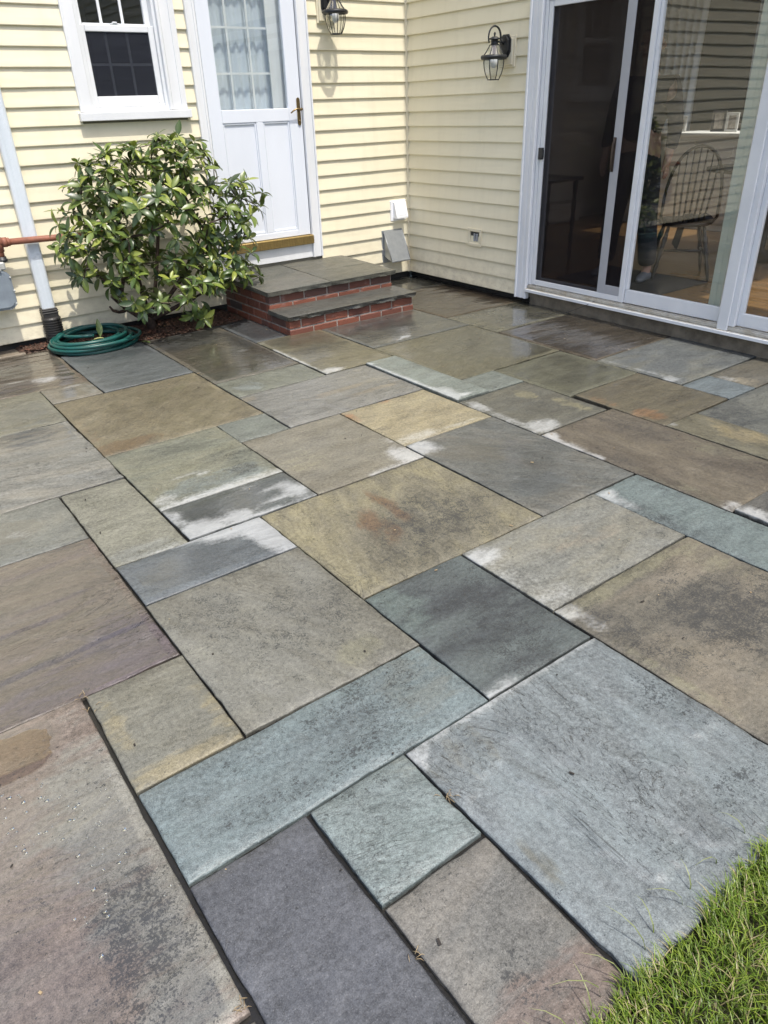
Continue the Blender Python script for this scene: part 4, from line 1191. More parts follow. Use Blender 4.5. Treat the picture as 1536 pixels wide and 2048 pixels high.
# ------------------------------------------------------------------ downspout, meter, gas pipe
ds = empty('downspout', (-3.43, -.05, 0))
tag(ds, 'white ribbed downspout running down the wall into a black pipe', 'downspout')
DX0, DX1, DY0, DY1 = -3.466, -3.376, -.088, -.020
m4 = MB().box(DX0, DX1, DY0, DY1, .245, 4.98, bev=.010)
for k in range(8):
    x_ = DX0 + .016 + (DX1 - DX0 - .032) * k / 7
    m4.prism([(x_ - .003, DY0 + .001), (x_, DY0 - .0028), (x_ + .003, DY0 + .001)], 'z', .246, 4.979)
part(m4, 'pipe', DOWN, ds)
cxp, cyp = (DX0 + DX1) / 2, -.068
m4 = MB().box(DX0 - .008, DX1 + .008, DY0 - .008, DY1 + .004, .205, .275, bev=.004)
for z_ in (.255, .238): m4.box(DX0 - .012, DX1 + .012, DY0 - .012, DY1 + .006, z_, z_ + .007, bev=.002)
prof = [(.060, .210), (.067, .200), (.067, .192)]
z_ = .188
while z_ > -.02:
    prof += [(.058, z_), (.058, z_ - .004), (.0675, z_ - .007), (.0675, z_ - .013)]
    z_ -= .017
prof.append((.058, -.03))
m4.lathe(prof, cxp, cyp, 28, smooth=False)
part(m4, 'drain_hose', BLACKP, ds, 'black corrugated drain hose at the foot of the downspout')

gp = MB()
gy = -.125
gp.tube([(-3.64, gy, .757), (-3.2, gy, .747), (-2.98, gy, .742), (-2.93, -.09, .741), (-2.92, .0, .741)], .0215, 14)
gp.tube([(-3.62, gy, .757), (-3.59, gy, .756)], .034, 6).tube([(-3.589, gy, .756), (-3.573, gy, .756)], .028, 14)
gp.tube([(-3.62, gy, .758), (-3.70, gy, .760)], .030, 14).tube([(-3.648, gy, .79), (-3.648, gy, .70)], .030, 14).tube([(-3.648, gy, .75), (-3.648, gy, .655)], .0235, 14)
gp.tube([(-3.70, gy, .760), (-4.1, gy, .766), (-4.1, -.0, .766)], .0215, 14)
o = gp.obj('gas_pipe', RUST); fixn(o)
tag(o, 'rusty brown gas pipe running along the wall across the white downspout', 'pipe')
gm = empty('gas_meter', (-3.78, -.14, .3))
tag(gm, 'grey gas meter at the left edge below the rusty pipe', 'gas meter')
def rrect(x0, x1, z0, z1, r, n=6):
    out = []
    for (cx_, cz_, a0) in ((x1 - r, z1 - r, 0), (x0 + r, z1 - r, 90), (x0 + r, z0 + r, 180), (x1 - r, z0 + r, 270)):
        for k in range(n + 1):
            a = R(a0 + 90 * k / n)
            out.append((cx_ + r * math.cos(a), cz_ + r * math.sin(a)))
    return out
m5 = MB()
m5.prism(rrect(-3.93, -3.632, .325, .585, .055), 'y', -.165, -.070)
m5.prism(rrect(-3.922, -3.640, .333, .577, .05), 'y', -.195, -.165)
m5.prism(rrect(-3.905, -3.657, .350, .560, .04), 'y', -.212, -.195)
part(m5, 'body', METER, gm)
m5 = MB()
for (x_, z_) in ((-3.641, .54), (-3.637, .45), (-3.645, .365), (-3.69, .333), (-3.78, .331), (-3.87, .333), (-3.92, .37)):
    part(MB().tube([(x_, -.190, z_), (x_, -.203, z_)], .007, 6), 'bolt', METERL, gm)
m5 = MB().box(-3.87, -3.685, -.215, -.09, .586, .655, bev=.008).box(-3.93, -3.645, -.17, -.08, .586, .640, bev=.01)
part(m5, 'index_box', METERL, gm)
m5 = MB().lathe([(.036, .636), (.036, .652), (.030, .654), (.030, .668)], -3.648, gy, 16)
part(m5, 'union_nut', BLACKM, gm)

# ------------------------------------------------------------------ garden hose
hp = []
HC = Vector((-3.215, -.285, 0))
turns, NP = 7.3, 520
for i in range(NP + 1):
    t = i / NP
    a = 2 * math.pi * turns * t + 2.6
    k = int(turns * t)
    r = .300 + .055 * math.sin(t * 23.0) - .07 * smooth((t - .55) / .45) + .02 * math.sin(a * .5 + 1)
    ex = .92 + .04 * math.sin(k * 2.1)
    ox, oy = .022 * math.sin(k * 1.9 + .4), .02 * math.cos(k * 2.7)
    z = .016 + .0125 * turns * t * .9 + .010 * math.sin(a * 1.0 + k * 1.3) + .006 * math.sin(a * 2 + k)
    hp.append((HC.x + ox + r * ex * math.cos(a), HC.y + oy + r * .80 * math.sin(a), max(z, .016)))
mh = MB().tube(hp, .0125, 10)
# free end lying over the coil
ho = mh.obj('garden_hose', HOSE)
tag(ho, 'dark green garden hose coiled on the ground beside the shrub', 'hose')

# ------------------------------------------------------------------ mulch bed and soil strip
mb = MB()
nx_, ny_ = 90, 34
vv, ff = [], []
for j in range(ny_ + 1):
    for i in range(nx_ + 1):
        x_ = -3.70 + 1.69 * i / nx_
        yf = -.43 + .03 * math.sin(x_ * 9) if x_ > -3.46 else -.135
        yf += noise.noise(Vector((x_ * 8, 1, 2))) * .02
        y_ = yf + (.06 - yf) * j / ny_
        e = min(j / 5, 1)
        z_ = -.022 + e * (.030 + .012 * noise.noise(Vector((x_ * 7, y_ * 7, 3))) + .012 * noise.noise(Vector((x_ * 30, y_ * 30, 3))))
        vv.append((x_, y_, z_))
for j in range(ny_):
    for i in range(nx_):
        a = j * (nx_ + 1) + i
        ff.append((a, a + 1, a + nx_ + 2, a + nx_ + 1))
mb.add(vv, ff)
o = mb.obj('mulch_bed', MULCH)
tag(o, 'dark bark mulch bed under the shrub along the wall', 'mulch', kind='structure')
rnd = random.Random(11)
mb = MB()
for k in range(2600):
    x_ = rnd.uniform(-3.66, -2.05); yf = -.44 if x_ > -3.46 else -.13
    y_ = rnd.uniform(yf, .02)
    s_ = rnd.uniform(.004, .016); a = rnd.uniform(0, 6.28)
    mt = Matrix.Translation((x_, y_, .008 + rnd.uniform(0, .014))) @ Matrix.Rotation(a, 4, 'Z') @ Matrix.Rotation(rnd.uniform(-.6, .6), 4, 'X') @ Matrix.Rotation(rnd.uniform(-.5, .5), 4, 'Y')
    mb.box(-s_, s_, -s_ * .4, s_ * .4, -.0015, .0015, mi=rnd.choice((0, 0, 1)), mat=mt)
o = mb.obj('bark_chips', [MULCH, simple('red_bark_chip', (.16, .07, .04), (.07, .03, .02), 30, .7)])
tag(o, 'loose bark chips scattered over the bed under the shrub', 'mulch', kind='stuff')
mb = MB().box(-6.0, -3.66, -.135, .034, -.05, .004, bev=.006)
o = mb.obj('concrete_strip', CONC)
tag(o, 'old concrete strip along the foot of the wall below the gas meter', 'kerb', kind='structure')

# ------------------------------------------------------------------ the shrub
def leaf_mat():
    m, n, p = newmat('rhododendron_leaf')
    at = n.nodes.new('ShaderNodeVertexColor'); at.layer_name = 'c'
    geo = n.nodes.new('ShaderNodeNewGeometry')
    f = noisen(n, coords(n), 45, 4, .6)
    c = mixc(n, math_(n, 'MULTIPLY', f, .5), at.outputs[0], mixc(n, .5, at.outputs[0], (.02, .035, .01)))
    c = mixc(n, math_(n, 'MULTIPLY', geo.outputs['Backfacing'], .45), c, (.16, .18, .07))
    L(n, c, p.inputs['Base Color'])
    p.inputs['Roughness'].default_value = .33
    p.inputs['Specular IOR Level'].default_value = .5
    L(n, bump(n, f, .15, .002), p.inputs['Normal'])
    tl = n.nodes.new('ShaderNodeBsdfTranslucent')
    L(n, mixc(n, .6, at.outputs[0], (.25, .35, .03)), tl.inputs[0])
    mx = n.nodes.new('ShaderNodeMixShader'); mx.inputs[0].default_value = .14
    L(n, p.outputs[0], mx.inputs[1]); L(n, tl.outputs[0], mx.inputs[2])
    L(n, mx.outputs[0], n.nodes['Material Output'].inputs[0])
    return m
LEAF = leaf_mat()
class Leaves:
    def __init__(s): s.v, s.f, s.c = [], [], []
    def leaf(s, base_, d, upv, Ln, Wd, droop, colr, curl=.12):
        d = d.normalized()
        side = d.cross(upv)
        side = side.normalized() if side.length > 1e-4 else d.orthogonal().normalized()
        nrm = side.cross(d).normalized()
        b0 = len(s.v)
        segs = 6
        prof = [.10, .62, .93, 1.0, .86, .52, .05]
        p = Vector(base_); dd = d.copy()
        for k in range(segs + 1):
            w_ = Wd * prof[k] * .5
            nn = side.cross(dd).normalized()
            s.v.append(tuple(p - side * w_ + nn * w_ * curl * 2.2))
            s.v.append(tuple(p))
            s.v.append(tuple(p + side * w_ + nn * w_ * curl * 2.2))
            s.c += [colr, tuple(x * 1.25 + .01 for x in colr), colr]
            dd = (dd - nn * droop / segs).normalized()
            p = p + dd * (Ln / segs)
        for k in range(segs):
            a = b0 + k * 3
            s.f.append((a, a + 1, a + 4, a + 3)); s.f.append((a + 1, a + 2, a + 5, a + 4))
    def obj(s, name, mat):
        me = bpy.data.meshes.new(name)
        me.from_pydata(s.v, [], s.f)
        at = me.color_attributes.new('c', 'FLOAT_COLOR', 'POINT')
        fl = []
        for c in s.c: fl += [c[0], c[1], c[2], 1]
        at.data.foreach_set('color', fl)
        me.polygons.foreach_set('use_smooth', [True] * len(s.f))
        me.materials.append(mat); me.update()
        o = bpy.data.objects.new(name, me); col.objects.link(o)
        return o
rnd = random.Random(42)
BALLS = [((-2.62, -.42, .86), (.60, .34, .50), 112), ((-2.93, -.40, 1.08), (.24, .22, .22), 26), ((-3.06, -.44, .68), (.29, .26, .26), 32),
         ((-2.14, -.45, .85), (.28, .28, .28), 28), ((-2.22, -.48, .48), (.28, .22, .20), 20), ((-2.72, -.58, .42), (.36, .28, .18), 22), ((-2.42, -.40, 1.18), (.30, .24, .20), 26)]
whorls = []
def ok_(q): return all((q - w_[0]).length > .056 for w_ in whorls)
for (c_, r_, n_) in BALLS:
    got = tries = 0
    while got < n_ and tries < 4000:
        tries += 1
        u = Vector((rnd.gauss(0, 1), rnd.gauss(0, 1), rnd.gauss(0, 1)))
        u.normalize()
        rr = rnd.uniform(.45, 1.0) ** .5
        q = Vector((c_[0] + u.x * r_[0] * rr, c_[1] + u.y * r_[1] * rr, c_[2] + u.z * r_[2] * rr))
        if q.y > -.06 or q.z < .10 or q.y < -.95: continue
        if u.y > .3 and rnd.random() < .5: continue
        if not ok_(q): continue
        whorls.append((q, u)); got += 1
for q in ((-1.76, -.42, .93), (-1.83, -.44, .84), (-1.92, -.42, .62), (-1.88, -.42, 1.03), (-1.95, -.40, 1.00), (-1.98, -.45, .30), (-1.90, -.5, .34), (-2.47, -.58, .13), (-2.55, -.62, .17), (-2.40, -.60, .16), (-2.50, -.68, .15), (-3.30, -.42, .86), (-3.27, -.43, .95), (-3.33, -.45, .75), (-3.05, -.42, .42), (-3.0, -.45, .36)):
    whorls.append((Vector(q), (Vector(q) - Vector((-2.6, -.4, .7))).normalized()))
# skeleton: trunks, then twigs grown to every whorl
nodes, par = [], []
def addn(p, pr):
    nodes.append(Vector(p)); par.append(pr); return len(nodes) - 1
r0 = addn((-2.72, -.16, -.02), -1)
r1 = addn((-2.73, -.18, .08), r0)
stems = [[(-2.83, -.20, .14), (-2.92, -.23, .22), (-3.00, -.26, .32), (-3.05, -.32, .48)], [(-2.76, -.22, .25), (-2.80, -.28, .45), (-2.86, -.33, .70), (-2.90, -.37, .92)],
         [(-2.68, -.22, .25), (-2.64, -.28, .48), (-2.60, -.34, .75), (-2.62, -.38, 1.0)], [(-2.62, -.24, .20), (-2.48, -.32, .38), (-2.34, -.38, .60), (-2.24, -.42, .82)],
         [(-2.60, -.27, .15), (-2.42, -.38, .24), (-2.26, -.46, .32)], [(-2.70, -.30, .20), (-2.72, -.42, .32)], [(-2.66, -.24, .3), (-2.5, -.3, .6), (-2.42, -.35, .9)]]
for st in stems:
    pr = r1
    for p in st:
        pr = addn(p, pr)
order = sorted(range(len(whorls)), key=lambda i: (whorls[i][0] - nodes[r1]).length)
ends = []
for i in order:
    q, u = whorls[i]
    best = min(range(len(nodes)), key=lambda k: (nodes[k] - q).length + (.35 * max(0, (nodes[k] - nodes[r1]).length - (q - nodes[r1]).length)) + (.0 if par[k] >= 0 else .3))
    a = nodes[best]
    dist = (q - a).length
    n_ = max(1, int(dist / .06))
    pr = best
    for k in range(1, n_ + 1):
        t = k / n_
        p = a.lerp(q, t)
        if k < n_:
            p = p + Vector((rnd.uniform(-.008, .008), rnd.uniform(-.008, .008), -.10 * t * (1 - t) * dist))
        pr = addn(p, pr)
    ends.append((i, pr))
cnt = [0] * len(nodes)
for i, e in ends:
    k = e
    while k >= 0: cnt[k] += 1; k = par[k]
kids = {}
for k, p in enumerate(par): kids.setdefault(p, []).append(k)
trunk, tw = MB(), MB()
rad = lambda k: .0021 * max(1, cnt[k]) ** .52
def chains(start, pr):
    # follow the thickest child; other children start new chains
    st = [(start, pr)]
    while st:
        s0, p0 = st.pop()
        ch_ = [p0] if p0 >= 0 else []
        k = s0
        while True:
            ch_.append(k)
            ks = sorted(kids.get(k, []), key=lambda q: -cnt[q])
            ks = [q for q in ks if cnt[q] > 0]
            for q in ks[1:]: st.append((q, k))
            if not ks: break
            k = ks[0]
        if len(ch_) > 1:
            rs = [rad(q) for q in ch_]
            if p0 >= 0: rs[0] = min(rs[0], rs[1] * 1.2)
            (trunk if rs[0] > .0085 else tw).tube([nodes[q] for q in ch_], rs, 7 if rs[0] > .006 else 5)
chains(0, -1)
trunk.tube([(-2.93, -.24, .20), (-2.99, -.30, .21), (-3.04, -.33, .235), (-3.06, -.335, .27)], [.014, .012, .010, .007])
shrub = empty('rhododendron', (-2.72, -.16, 0))
tag(shrub, 'leafy green rhododendron shrub growing against the wall beside the white door', 'shrub')
part(trunk, 'trunk', BARK, shrub)
part(tw, 'twigs', TWIG, shrub)
Lv = Leaves()
buds = MB()
for (q, u) in whorls:
    axd = (u * .75 + Vector((0, -.15, .75)) + Vector((rnd.uniform(-.3, .3), rnd.uniform(-.3, .3), rnd.uniform(-.15, .25)))).normalized()
    n_ = rnd.randint(6, 10)
    a0 = rnd.uniform(0, 6.28)
    o1 = axd.orthogonal().normalized(); o2 = axd.cross(o1)
    tone = rnd.random()
    for layer in range(2):
        m_ = n_ if layer == 0 else rnd.randint(1, 4)
        for k in range(m_):
            a = a0 + 6.283 * k / m_ + rnd.uniform(-.25, .25) + layer * .4
            el = rnd.uniform(-.25, .9) if layer == 0 else rnd.uniform(-.5, .2)
            d = (o1 * math.cos(a) + o2 * math.sin(a)) * math.cos(el) + axd * math.sin(el)
            if q.y > -.14 and d.y > 0: d.y *= .2
            Ln = rnd.choice((rnd.uniform(.035, .07), rnd.uniform(.07, .12), rnd.uniform(.08, .115)))
            yv = rnd.random()
            if yv < .14: c_ = (.24, .28, .05)
            elif yv < .50: c_ = (.105 + .04 * tone, .152 + .04 * tone, .030)
            elif yv < .85: c_ = (.052, .090, .022)
            else: c_ = (.030, .055, .020)
            kk = rnd.uniform(.85, 1.2)
            c_ = tuple(x * kk for x in c_)
            b_ = q - axd * (.012 * layer) + d * .006
            if b_.y + d.y * Ln > -.02: d.y = -abs(d.y) * .3
            Lv.leaf(b_, d, axd, Ln, Ln * rnd.uniform(.31, .41), rnd.uniform(.05, 1.3), c_, rnd.uniform(.05, .25))
    if rnd.random() < .55:
        buds.tube([q, q + axd * .008, q + axd * .018, q + axd * .026], [.003, .0055, .0045, .0008], 6)
o = Lv.obj('foliage', LEAF); base(o, shrub)
o = part(buds, 'buds', simple('flower_bud', (.42, .44, .20), (.30, .33, .12), 40, .5), shrub)
o['kind'] = 'stuff'
# a few fallen leaves
def fallen(label, pos, d, upv, Ln, colr):
    l_ = Leaves(); l_.leaf(Vector((0, 0, 0)), Vector(d), Vector(upv), Ln, Ln * .34, .5, colr, .2)
    o = l_.obj('fallen_leaf', LEAF); o.location = pos
    tag(o, label, 'leaf')
fallen('upright green leaf standing inside the coiled hose', (-3.19, -.40, .085), (.10, .02, .9), (0, -1, .3), .13, (.12, .17, .05))
fallen('pale yellow green leaf lying on the coils of the hose', (-3.17, -.42, .075), (-.9, .3, .15), (0, 0, 1), .10, (.42, .44, .18))
fallen('small green leaf fallen on the slate just right of the hose', (-2.93, -.47, .012), (.8, -.5, .05), (0, 0, 1), .09, (.10, .14, .04))

# ------------------------------------------------------------------ grass at the patio edge
def grass_mat():
    m, n, p = newmat('grass_blade')
    at = n.nodes.new('ShaderNodeVertexColor'); at.layer_name = 'c'
    L(n, at.outputs[0], p.inputs['Base Color'])
    p.inputs['Roughness'].default_value = .42
    tl = n.nodes.new('ShaderNodeBsdfTranslucent')
    L(n, mixc(n, .5, at.outputs[0], (.22, .34, .03)), tl.inputs[0])
    mx = n.nodes.new('ShaderNodeMixShader'); mx.inputs[0].default_value = .28
    L(n, p.outputs[0], mx.inputs[1]); L(n, tl.outputs[0], mx.inputs[2])
    L(n, mx.outputs[0], n.nodes['Material Output'].inputs[0])
    return m
GR = grass_mat()
gv, gf, gc = [], [], []
rnd = random.Random(5)
def blade(x, y, z, a, Ln, w_, lean, c0, c1):
    b0 = len(gv)
    d = Vector((math.cos(a), math.sin(a), 0)); s_ = Vector((-math.sin(a), math.cos(a), 0))
    segs = 4
    p = Vector((x, y, z)); th = rnd.uniform(.05, .35)
    for k in range(segs + 1):
        t = k / segs
        ww = w_ * (1 - t ** 1.6) * .5 + .0001
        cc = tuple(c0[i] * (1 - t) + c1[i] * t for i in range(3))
        gv.append(tuple(p - s_ * ww)); gv.append(tuple(p + s_ * ww)); gc.append(cc); gc.append(cc)
        p = p + (d * math.sin(th) + Vector((0, 0, 1)) * math.cos(th)) * (Ln / segs)
        th += lean / segs
        if p.z < .004: p.z = .004
    for k in range(segs):
        a_ = b0 + 2 * k
        gf.append((a_, a_ + 1, a_ + 3, a_ + 2))
def gcol():
    q = rnd.random()
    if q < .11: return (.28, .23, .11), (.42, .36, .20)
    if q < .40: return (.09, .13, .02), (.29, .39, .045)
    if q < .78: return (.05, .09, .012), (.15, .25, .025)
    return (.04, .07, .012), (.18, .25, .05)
EDGE = PY0 - .028
for k in range(30000):
    x_ = rnd.uniform(-4.9, -2.6)
    dy = rnd.random() ** 1.15 * .55
    y_ = EDGE - dy + .030 + .028 * noise.noise(Vector((x_ * 4, 0, 1))) + .02 * noise.noise(Vector((x_ * 15, 0, 1)))
    cl = noise.noise(Vector((x_ * 9, y_ * 9, 4)))
    c0, c1 = gcol()
    a = rnd.uniform(0, 6.28)
    if y_ > EDGE - .06 and rnd.random() < .5: a = rnd.uniform(.5, 2.6)
    Ln = rnd.uniform(.028, .062) * (1 + .5 * cl)
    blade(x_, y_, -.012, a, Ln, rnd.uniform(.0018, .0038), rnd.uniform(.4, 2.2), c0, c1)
for k in range(9000):
    x_ = rnd.uniform(-8, 0.0); y_ = EDGE - rnd.random() ** 1.2 * 2.6 - .02
    if -4.9 < x_ < -2.6 and y_ > EDGE - .5: continue
    c0, c1 = gcol()
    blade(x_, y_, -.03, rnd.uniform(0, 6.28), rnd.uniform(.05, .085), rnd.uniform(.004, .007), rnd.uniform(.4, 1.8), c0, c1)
# long stray seed stalks over the stone
for (x_, y_, a, Ln, ln_) in ((-3.83, -5.47, 2.3, .14, 2.0), (-3.74, -5.46, 1.9, .13, 1.6), (-3.60, -5.45, 2.5, .12, 1.9), (-3.98, -5.47, 2.2, .12, 2.3), (-4.03, -5.48, 1.7, .10, 2.2), (-3.92, -5.47, 1.3, .11, 1.9), (-3.46, -5.44, 2.9, .10, 2.3), (-3.70, -5.45, 1.2, .10, 2.4), (-4.12, -5.49, 2.0, .09, 2.1), (-3.88, -5.46, 2.6, .15, 2.2), (-3.34, -5.44, 1.8, .09, 2.2), (-3.56, -5.44, 1.1, .08, 2.2)):
    blade(x_, y_, -.005, a, Ln, .0032, ln_, (.12, .16, .05), (.34, .36, .16))
me = bpy.data.meshes.new('grass')
me.from_pydata(gv, [], gf)
at = me.color_attributes.new('c', 'FLOAT_COLOR', 'POINT')
fl = []
for c in gc: fl += [c[0], c[1], c[2], 1]
at.data.foreach_set('color', fl)
me.materials.append(GR)
o = bpy.data.objects.new('grass', me); col.objects.link(o)
tag(o, 'bright green lawn grass hanging over the edge of the patio', 'grass', kind='stuff')
mb = MB().box(-9.0, .5, EDGE - 3, EDGE + .006, -.06, -.024)
o = mb.obj('lawn_soil', simple('lawn_soil', (.06, .065, .025), (.03, .03, .015), 40, .9, 1, 60, bdist=.01))
tag(o, 'earth under the grass along the patio edge', 'ground', kind='structure')

# ------------------------------------------------------------------ a thin loose wire by the sliding door
mw = MB().tube([(-.03, -2.30, .142), (-.08, -2.24, .10), (-.13, -2.12, .04), (-.15, -2.0, .012), (-.20, -1.90, .010), (-.27, -1.86, .012), (-.30, -1.92, .012), (-.24, -2.02, .012), (-.12, -2.14, .010)], .0018, 6)
o = mw.obj('loose_wire', BLACKM)
tag(o, 'thin dark wire hanging from the sliding door sill onto the stone', 'wire')

# ------------------------------------------------------------------ inside the room
def wchair(loc, rz, label, cloth=False):
    t = empty('windsor_chair')
    sz = .44
    m = MB()
    m.lathe([(.02, sz - .03), (.20, sz - .032), (.225, sz - .015), (.215, sz), (.05, sz - .006), (.002, sz - .007)], 0, 0, 28, sx=1.0, sy=.95)
    part(m, 'seat', CHAIRW, t)
    for sx in (-1, 1):
        for sy in (-1, 1):
            m = MB()
            a, b2 = Vector((.13 * sx, .13 * sy, sz - .03)), Vector((.215 * sx, .215 * sy, 0))
            rs = [.011, .014, .021, .015, .021, .013, .018, .013, .009]
            m.tube([a.lerp(b2, k / 8) for k in range(9)], rs, 10)
            part(m, 'leg', CHAIRW, t)
    m = MB()
    for sy in (-1, 1):
        m.tube([(-.175, .175 * sy, .20), (0, .172 * sy, .20), (.175, .175 * sy, .20)], [.008, .014, .008])
    m.tube([(0, -.172, .20), (0, 0, .20), (0, .172, .20)], [.008, .013, .008])
    part(m, 'stretcher', CHAIRW, t)
    m = MB()
    pts = []
    for k in range(21):
        a = math.pi * k / 20
        pts.append((-.17 - .10 * math.sin(a), .205 * math.cos(a), sz + .04 + .50 * math.sin(a) ** .7))
    m.tube([(-.15, .17, sz - .01)] + pts + [(-.15, -.17, sz - .01)], .012, 8)
    for k in range(7):
        y_ = -.135 + .045 * k
        zt = sz + .04 + .50 * math.sqrt(max(0, 1 - (y_ / .205) ** 2)) ** .7
        m.tube([(-.165, y_ * .8, sz - .01), (-.22, y_ * .95, sz + .22), (-.265, y_, zt)], [.007, .009, .005], 7)
    part(m, 'back', CHAIRW, t)
    t.location = loc; t.rotation_euler = (0, 0, rz)
    tag(t, label, 'chair', 'windsor chairs in the room')
    return t
wchair((1.00, -2.30, .18), R(40), 'dark windsor chair with hooped back seen through the middle glass')
wchair((2.05, -2.95, .18), R(215), 'dark windsor chair further back at the right of the glass')
m = MB()
cvv, cff = [], []
for j in range(13):
    for i in range(13):
        u, v_ = i / 12 - .5, j / 12
        x_ = -.20 + (v_ * .34 if v_ < .6 else .204 + (v_ - .6) * .12)
        z_ = (.46 if v_ < .6 else .46 - (v_ - .6) * .55) + .015 * noise.noise(Vector((u * 6, v_ * 6, 1)))
        cvv.append((x_, u * .34 + .02 * noise.noise(Vector((v_ * 5, u * 3, 2))), z_))
for j in range(12):
    for i in range(12):
        a = j * 13 + i; cff.append((a, a + 1, a + 14, a + 13))
m.add([(x, y, z) for x, y, z in cvv] + [(x, y, z - .01) for x, y, z in cvv], cff + [tuple(169 + q for q in f[::-1]) for f in cff], 0, True)
o = m.obj('folded_jacket', CLOTHB); o.location = (1.00, -2.30, .18); o.rotation_euler = (0, 0, R(130))
tag(o, 'dark cloth draped over the seat of the windsor chair', 'jacket')
# table
tb = empty('dining_table', (2.0, -2.2, .18))
tag(tb, 'dark dining table standing in the room behind the chairs', 'table')
part(MB().lathe([(.52, .90), (.55, .905), (.55, .925), (.5, .93)], 2.15, -2.35, 40), 'tabletop', CHAIRW, tb)
part(MB().lathe([(.22, .18), (.20, .21), (.05, .26), (.06, .5), (.04, .7), (.08, .90)], 2.15, -2.35, 20), 'pedestal', CHAIRW, tb)
# cabinet with frames
cb = empty('white_cabinet', (3.45, -.9, .18))
tag(cb, 'long white panelled cabinet along the far wall of the room', 'cabinet')
part(MB().box(3.27, 3.75, -2.4, .15, .18, 1.10, bev=.004), 'body', CABW, cb)
part(MB().box(3.23, 3.76, -2.45, .2, 1.101, 1.135, bev=.004), 'countertop', CABW, cb)
for k in range(5):
    y_ = -2.35 + k * .5
    part(MB().box(3.255, 3.2705, y_, y_ + .45, .26, 1.06, bev=.003).box(3.251, 3.256, y_ + .05, y_ + .40, .31, 1.01), 'cabinet_door', CABW, cb)
GOLD = simple('gilt_frame', (.42, .30, .10), (.30, .2, .07), 20, .4, .2, metal=.5)
DKF = simple('dark_frame', (.05, .05, .055), (.03, .03, .035), 10, .4)
PIC = simple('photo_print', (.40, .36, .32), (.14, .13, .12), 22, .5)
PALE = simple('pale_frame', (.6, .6, .58), (.5, .5, .48), 10, .4)
def pframe(y, z0, w_, h_, mt, label, x=3.42):
    t = empty('picture_frame', (x, y, z0))
    q = .026
    m = MB().box(x, x + .02, y - w_ / 2, y + w_ / 2, z0, z0 + q, bev=.003).box(x, x + .02, y - w_ / 2, y + w_ / 2, z0 + h_ - q, z0 + h_, bev=.003)
    m.box(x + .0005, x + .02, y - w_ / 2, y - w_ / 2 + q, z0 + q, z0 + h_ - q, bev=.003).box(x + .0005, x + .02, y + w_ / 2 - q, y + w_ / 2, z0 + q, z0 + h_ - q, bev=.003)
    part(m, 'frame', mt, t)
    part(MB().box(x + .012, x + .018, y - w_ / 2 + q, y + w_ / 2 - q, z0 + q, z0 + h_ - q), 'picture', PIC, t)
    tag(t, label, 'picture frame', 'picture frames on the cabinet')
pframe(-1.43, 1.136, .17, .21, GOLD, 'gilt picture frame, the rightmost on the white cabinet')
pframe(-1.13, 1.136, .14, .18, PALE, 'pale picture frame in the middle of the white cabinet')
pframe(-.93, 1.136, .16, .20, DKF, 'dark picture frame left of the pale one on the cabinet', 3.5)
pframe(-.55, 1.136, .10, .15, PALE, 'small pale picture frame at the left end of the cabinet')
# curtains beside the far window
wn = empty('far_window', (3.98, -.1, 1.2))
tag(wn, 'dim window with pale blue curtains on the far wall of the room', 'window')
def curt(x, y0, y1, z0, z1):
    m = MB(); vv, ff = [], []
    for j in range(9):
        for i in range(61):
            u, v_ = i / 60, j / 8
            vv.append((x + .03 * math.sin(u * 34 + math.sin(v_ * 2) * .6), y0 + (y1 - y0) * (u + .04 * math.sin(v_ * 3 + u * 5)), z0 + (z1 - z0) * v_))
    for j in range(8):
        for i in range(60):
            a = j * 61 + i; ff.append((a, a + 1, a + 62, a + 61))
    m.add(vv, ff, 0, True)
    o = m.obj('curtain', CURT); base(o, wn)
curt(3.90, -.35, .15, .9, 2.45)
curt(3.90, -1.25, -.95, 1.25, 2.45)
part(MB().box(3.955, 3.995, -1.3, .2, 1.2, 2.45), 'pane', simple('dark_window_pane', (.02, .025, .03), (.015, .02, .025), 4, .1), wn)
# turned table leg near the screen
st = empty('side_table', (.75, -1.0, .18))
tag(st, 'small dark side table with turned legs behind the insect screen', 'table')
part(MB().box(.55, 1.0, -1.25, -.8, .86, .89, bev=.006), 'tabletop', CHAIRW, st)
for (x_, y_) in ((.60, -1.2), (.95, -1.2), (.60, -.85), (.95, -.85)):
    part(MB().tube([(x_, y_, .86 - k * .068) for k in range(11)], [.022, .022, .014, .024, .016, .026, .016, .024, .014, .02, .012], 12), 'leg', CHAIRW, st)
mb = MB().box(.25, .95, -2.62, -1.66, .1805, .190, bev=.003)
o = mb.obj('door_mat', CLOTHB)
tag(o, 'dark mat on the floor inside the sliding door', 'mat')

# ------------------------------------------------------------------ the person standing inside
def skin_obj(name, chains_, mat, parent, sub=2):
    vv, ee, rr = [], [], []
    for (link, pts) in chains_:
        prev = link
        for p, r in pts:
            vv.append(p); rr.append(r)
            if prev is not None: ee.append((prev, len(vv) - 1))
            prev = len(vv) - 1
    me = bpy.data.meshes.new(name)
    me.from_pydata(vv, ee, [])
    me.materials.append(mat)
    o = bpy.data.objects.new(name, me); col.objects.link(o)
    sk = o.modifiers.new('skin', 'SKIN')
    sk.use_smooth_shade = True
    for i, r in enumerate(rr): me.skin_vertices[0].data[i].radius = (r, r) if not isinstance(r, tuple) else r
    me.skin_vertices[0].data[0].use_root = True
    sb = o.modifiers.new('sub', 'SUBSURF'); sb.levels = sub; sb.render_levels = sub
    o.parent = parent
    return o
per = empty('person', (.62, -2.06, .19))
per.rotation_euler = (0, 0, R(8))
tag(per, 'person in dark trousers standing inside behind the sliding door', 'person')
SKINM = simple('skin', (.40, .24, .17), (.36, .21, .15), 6, .5)
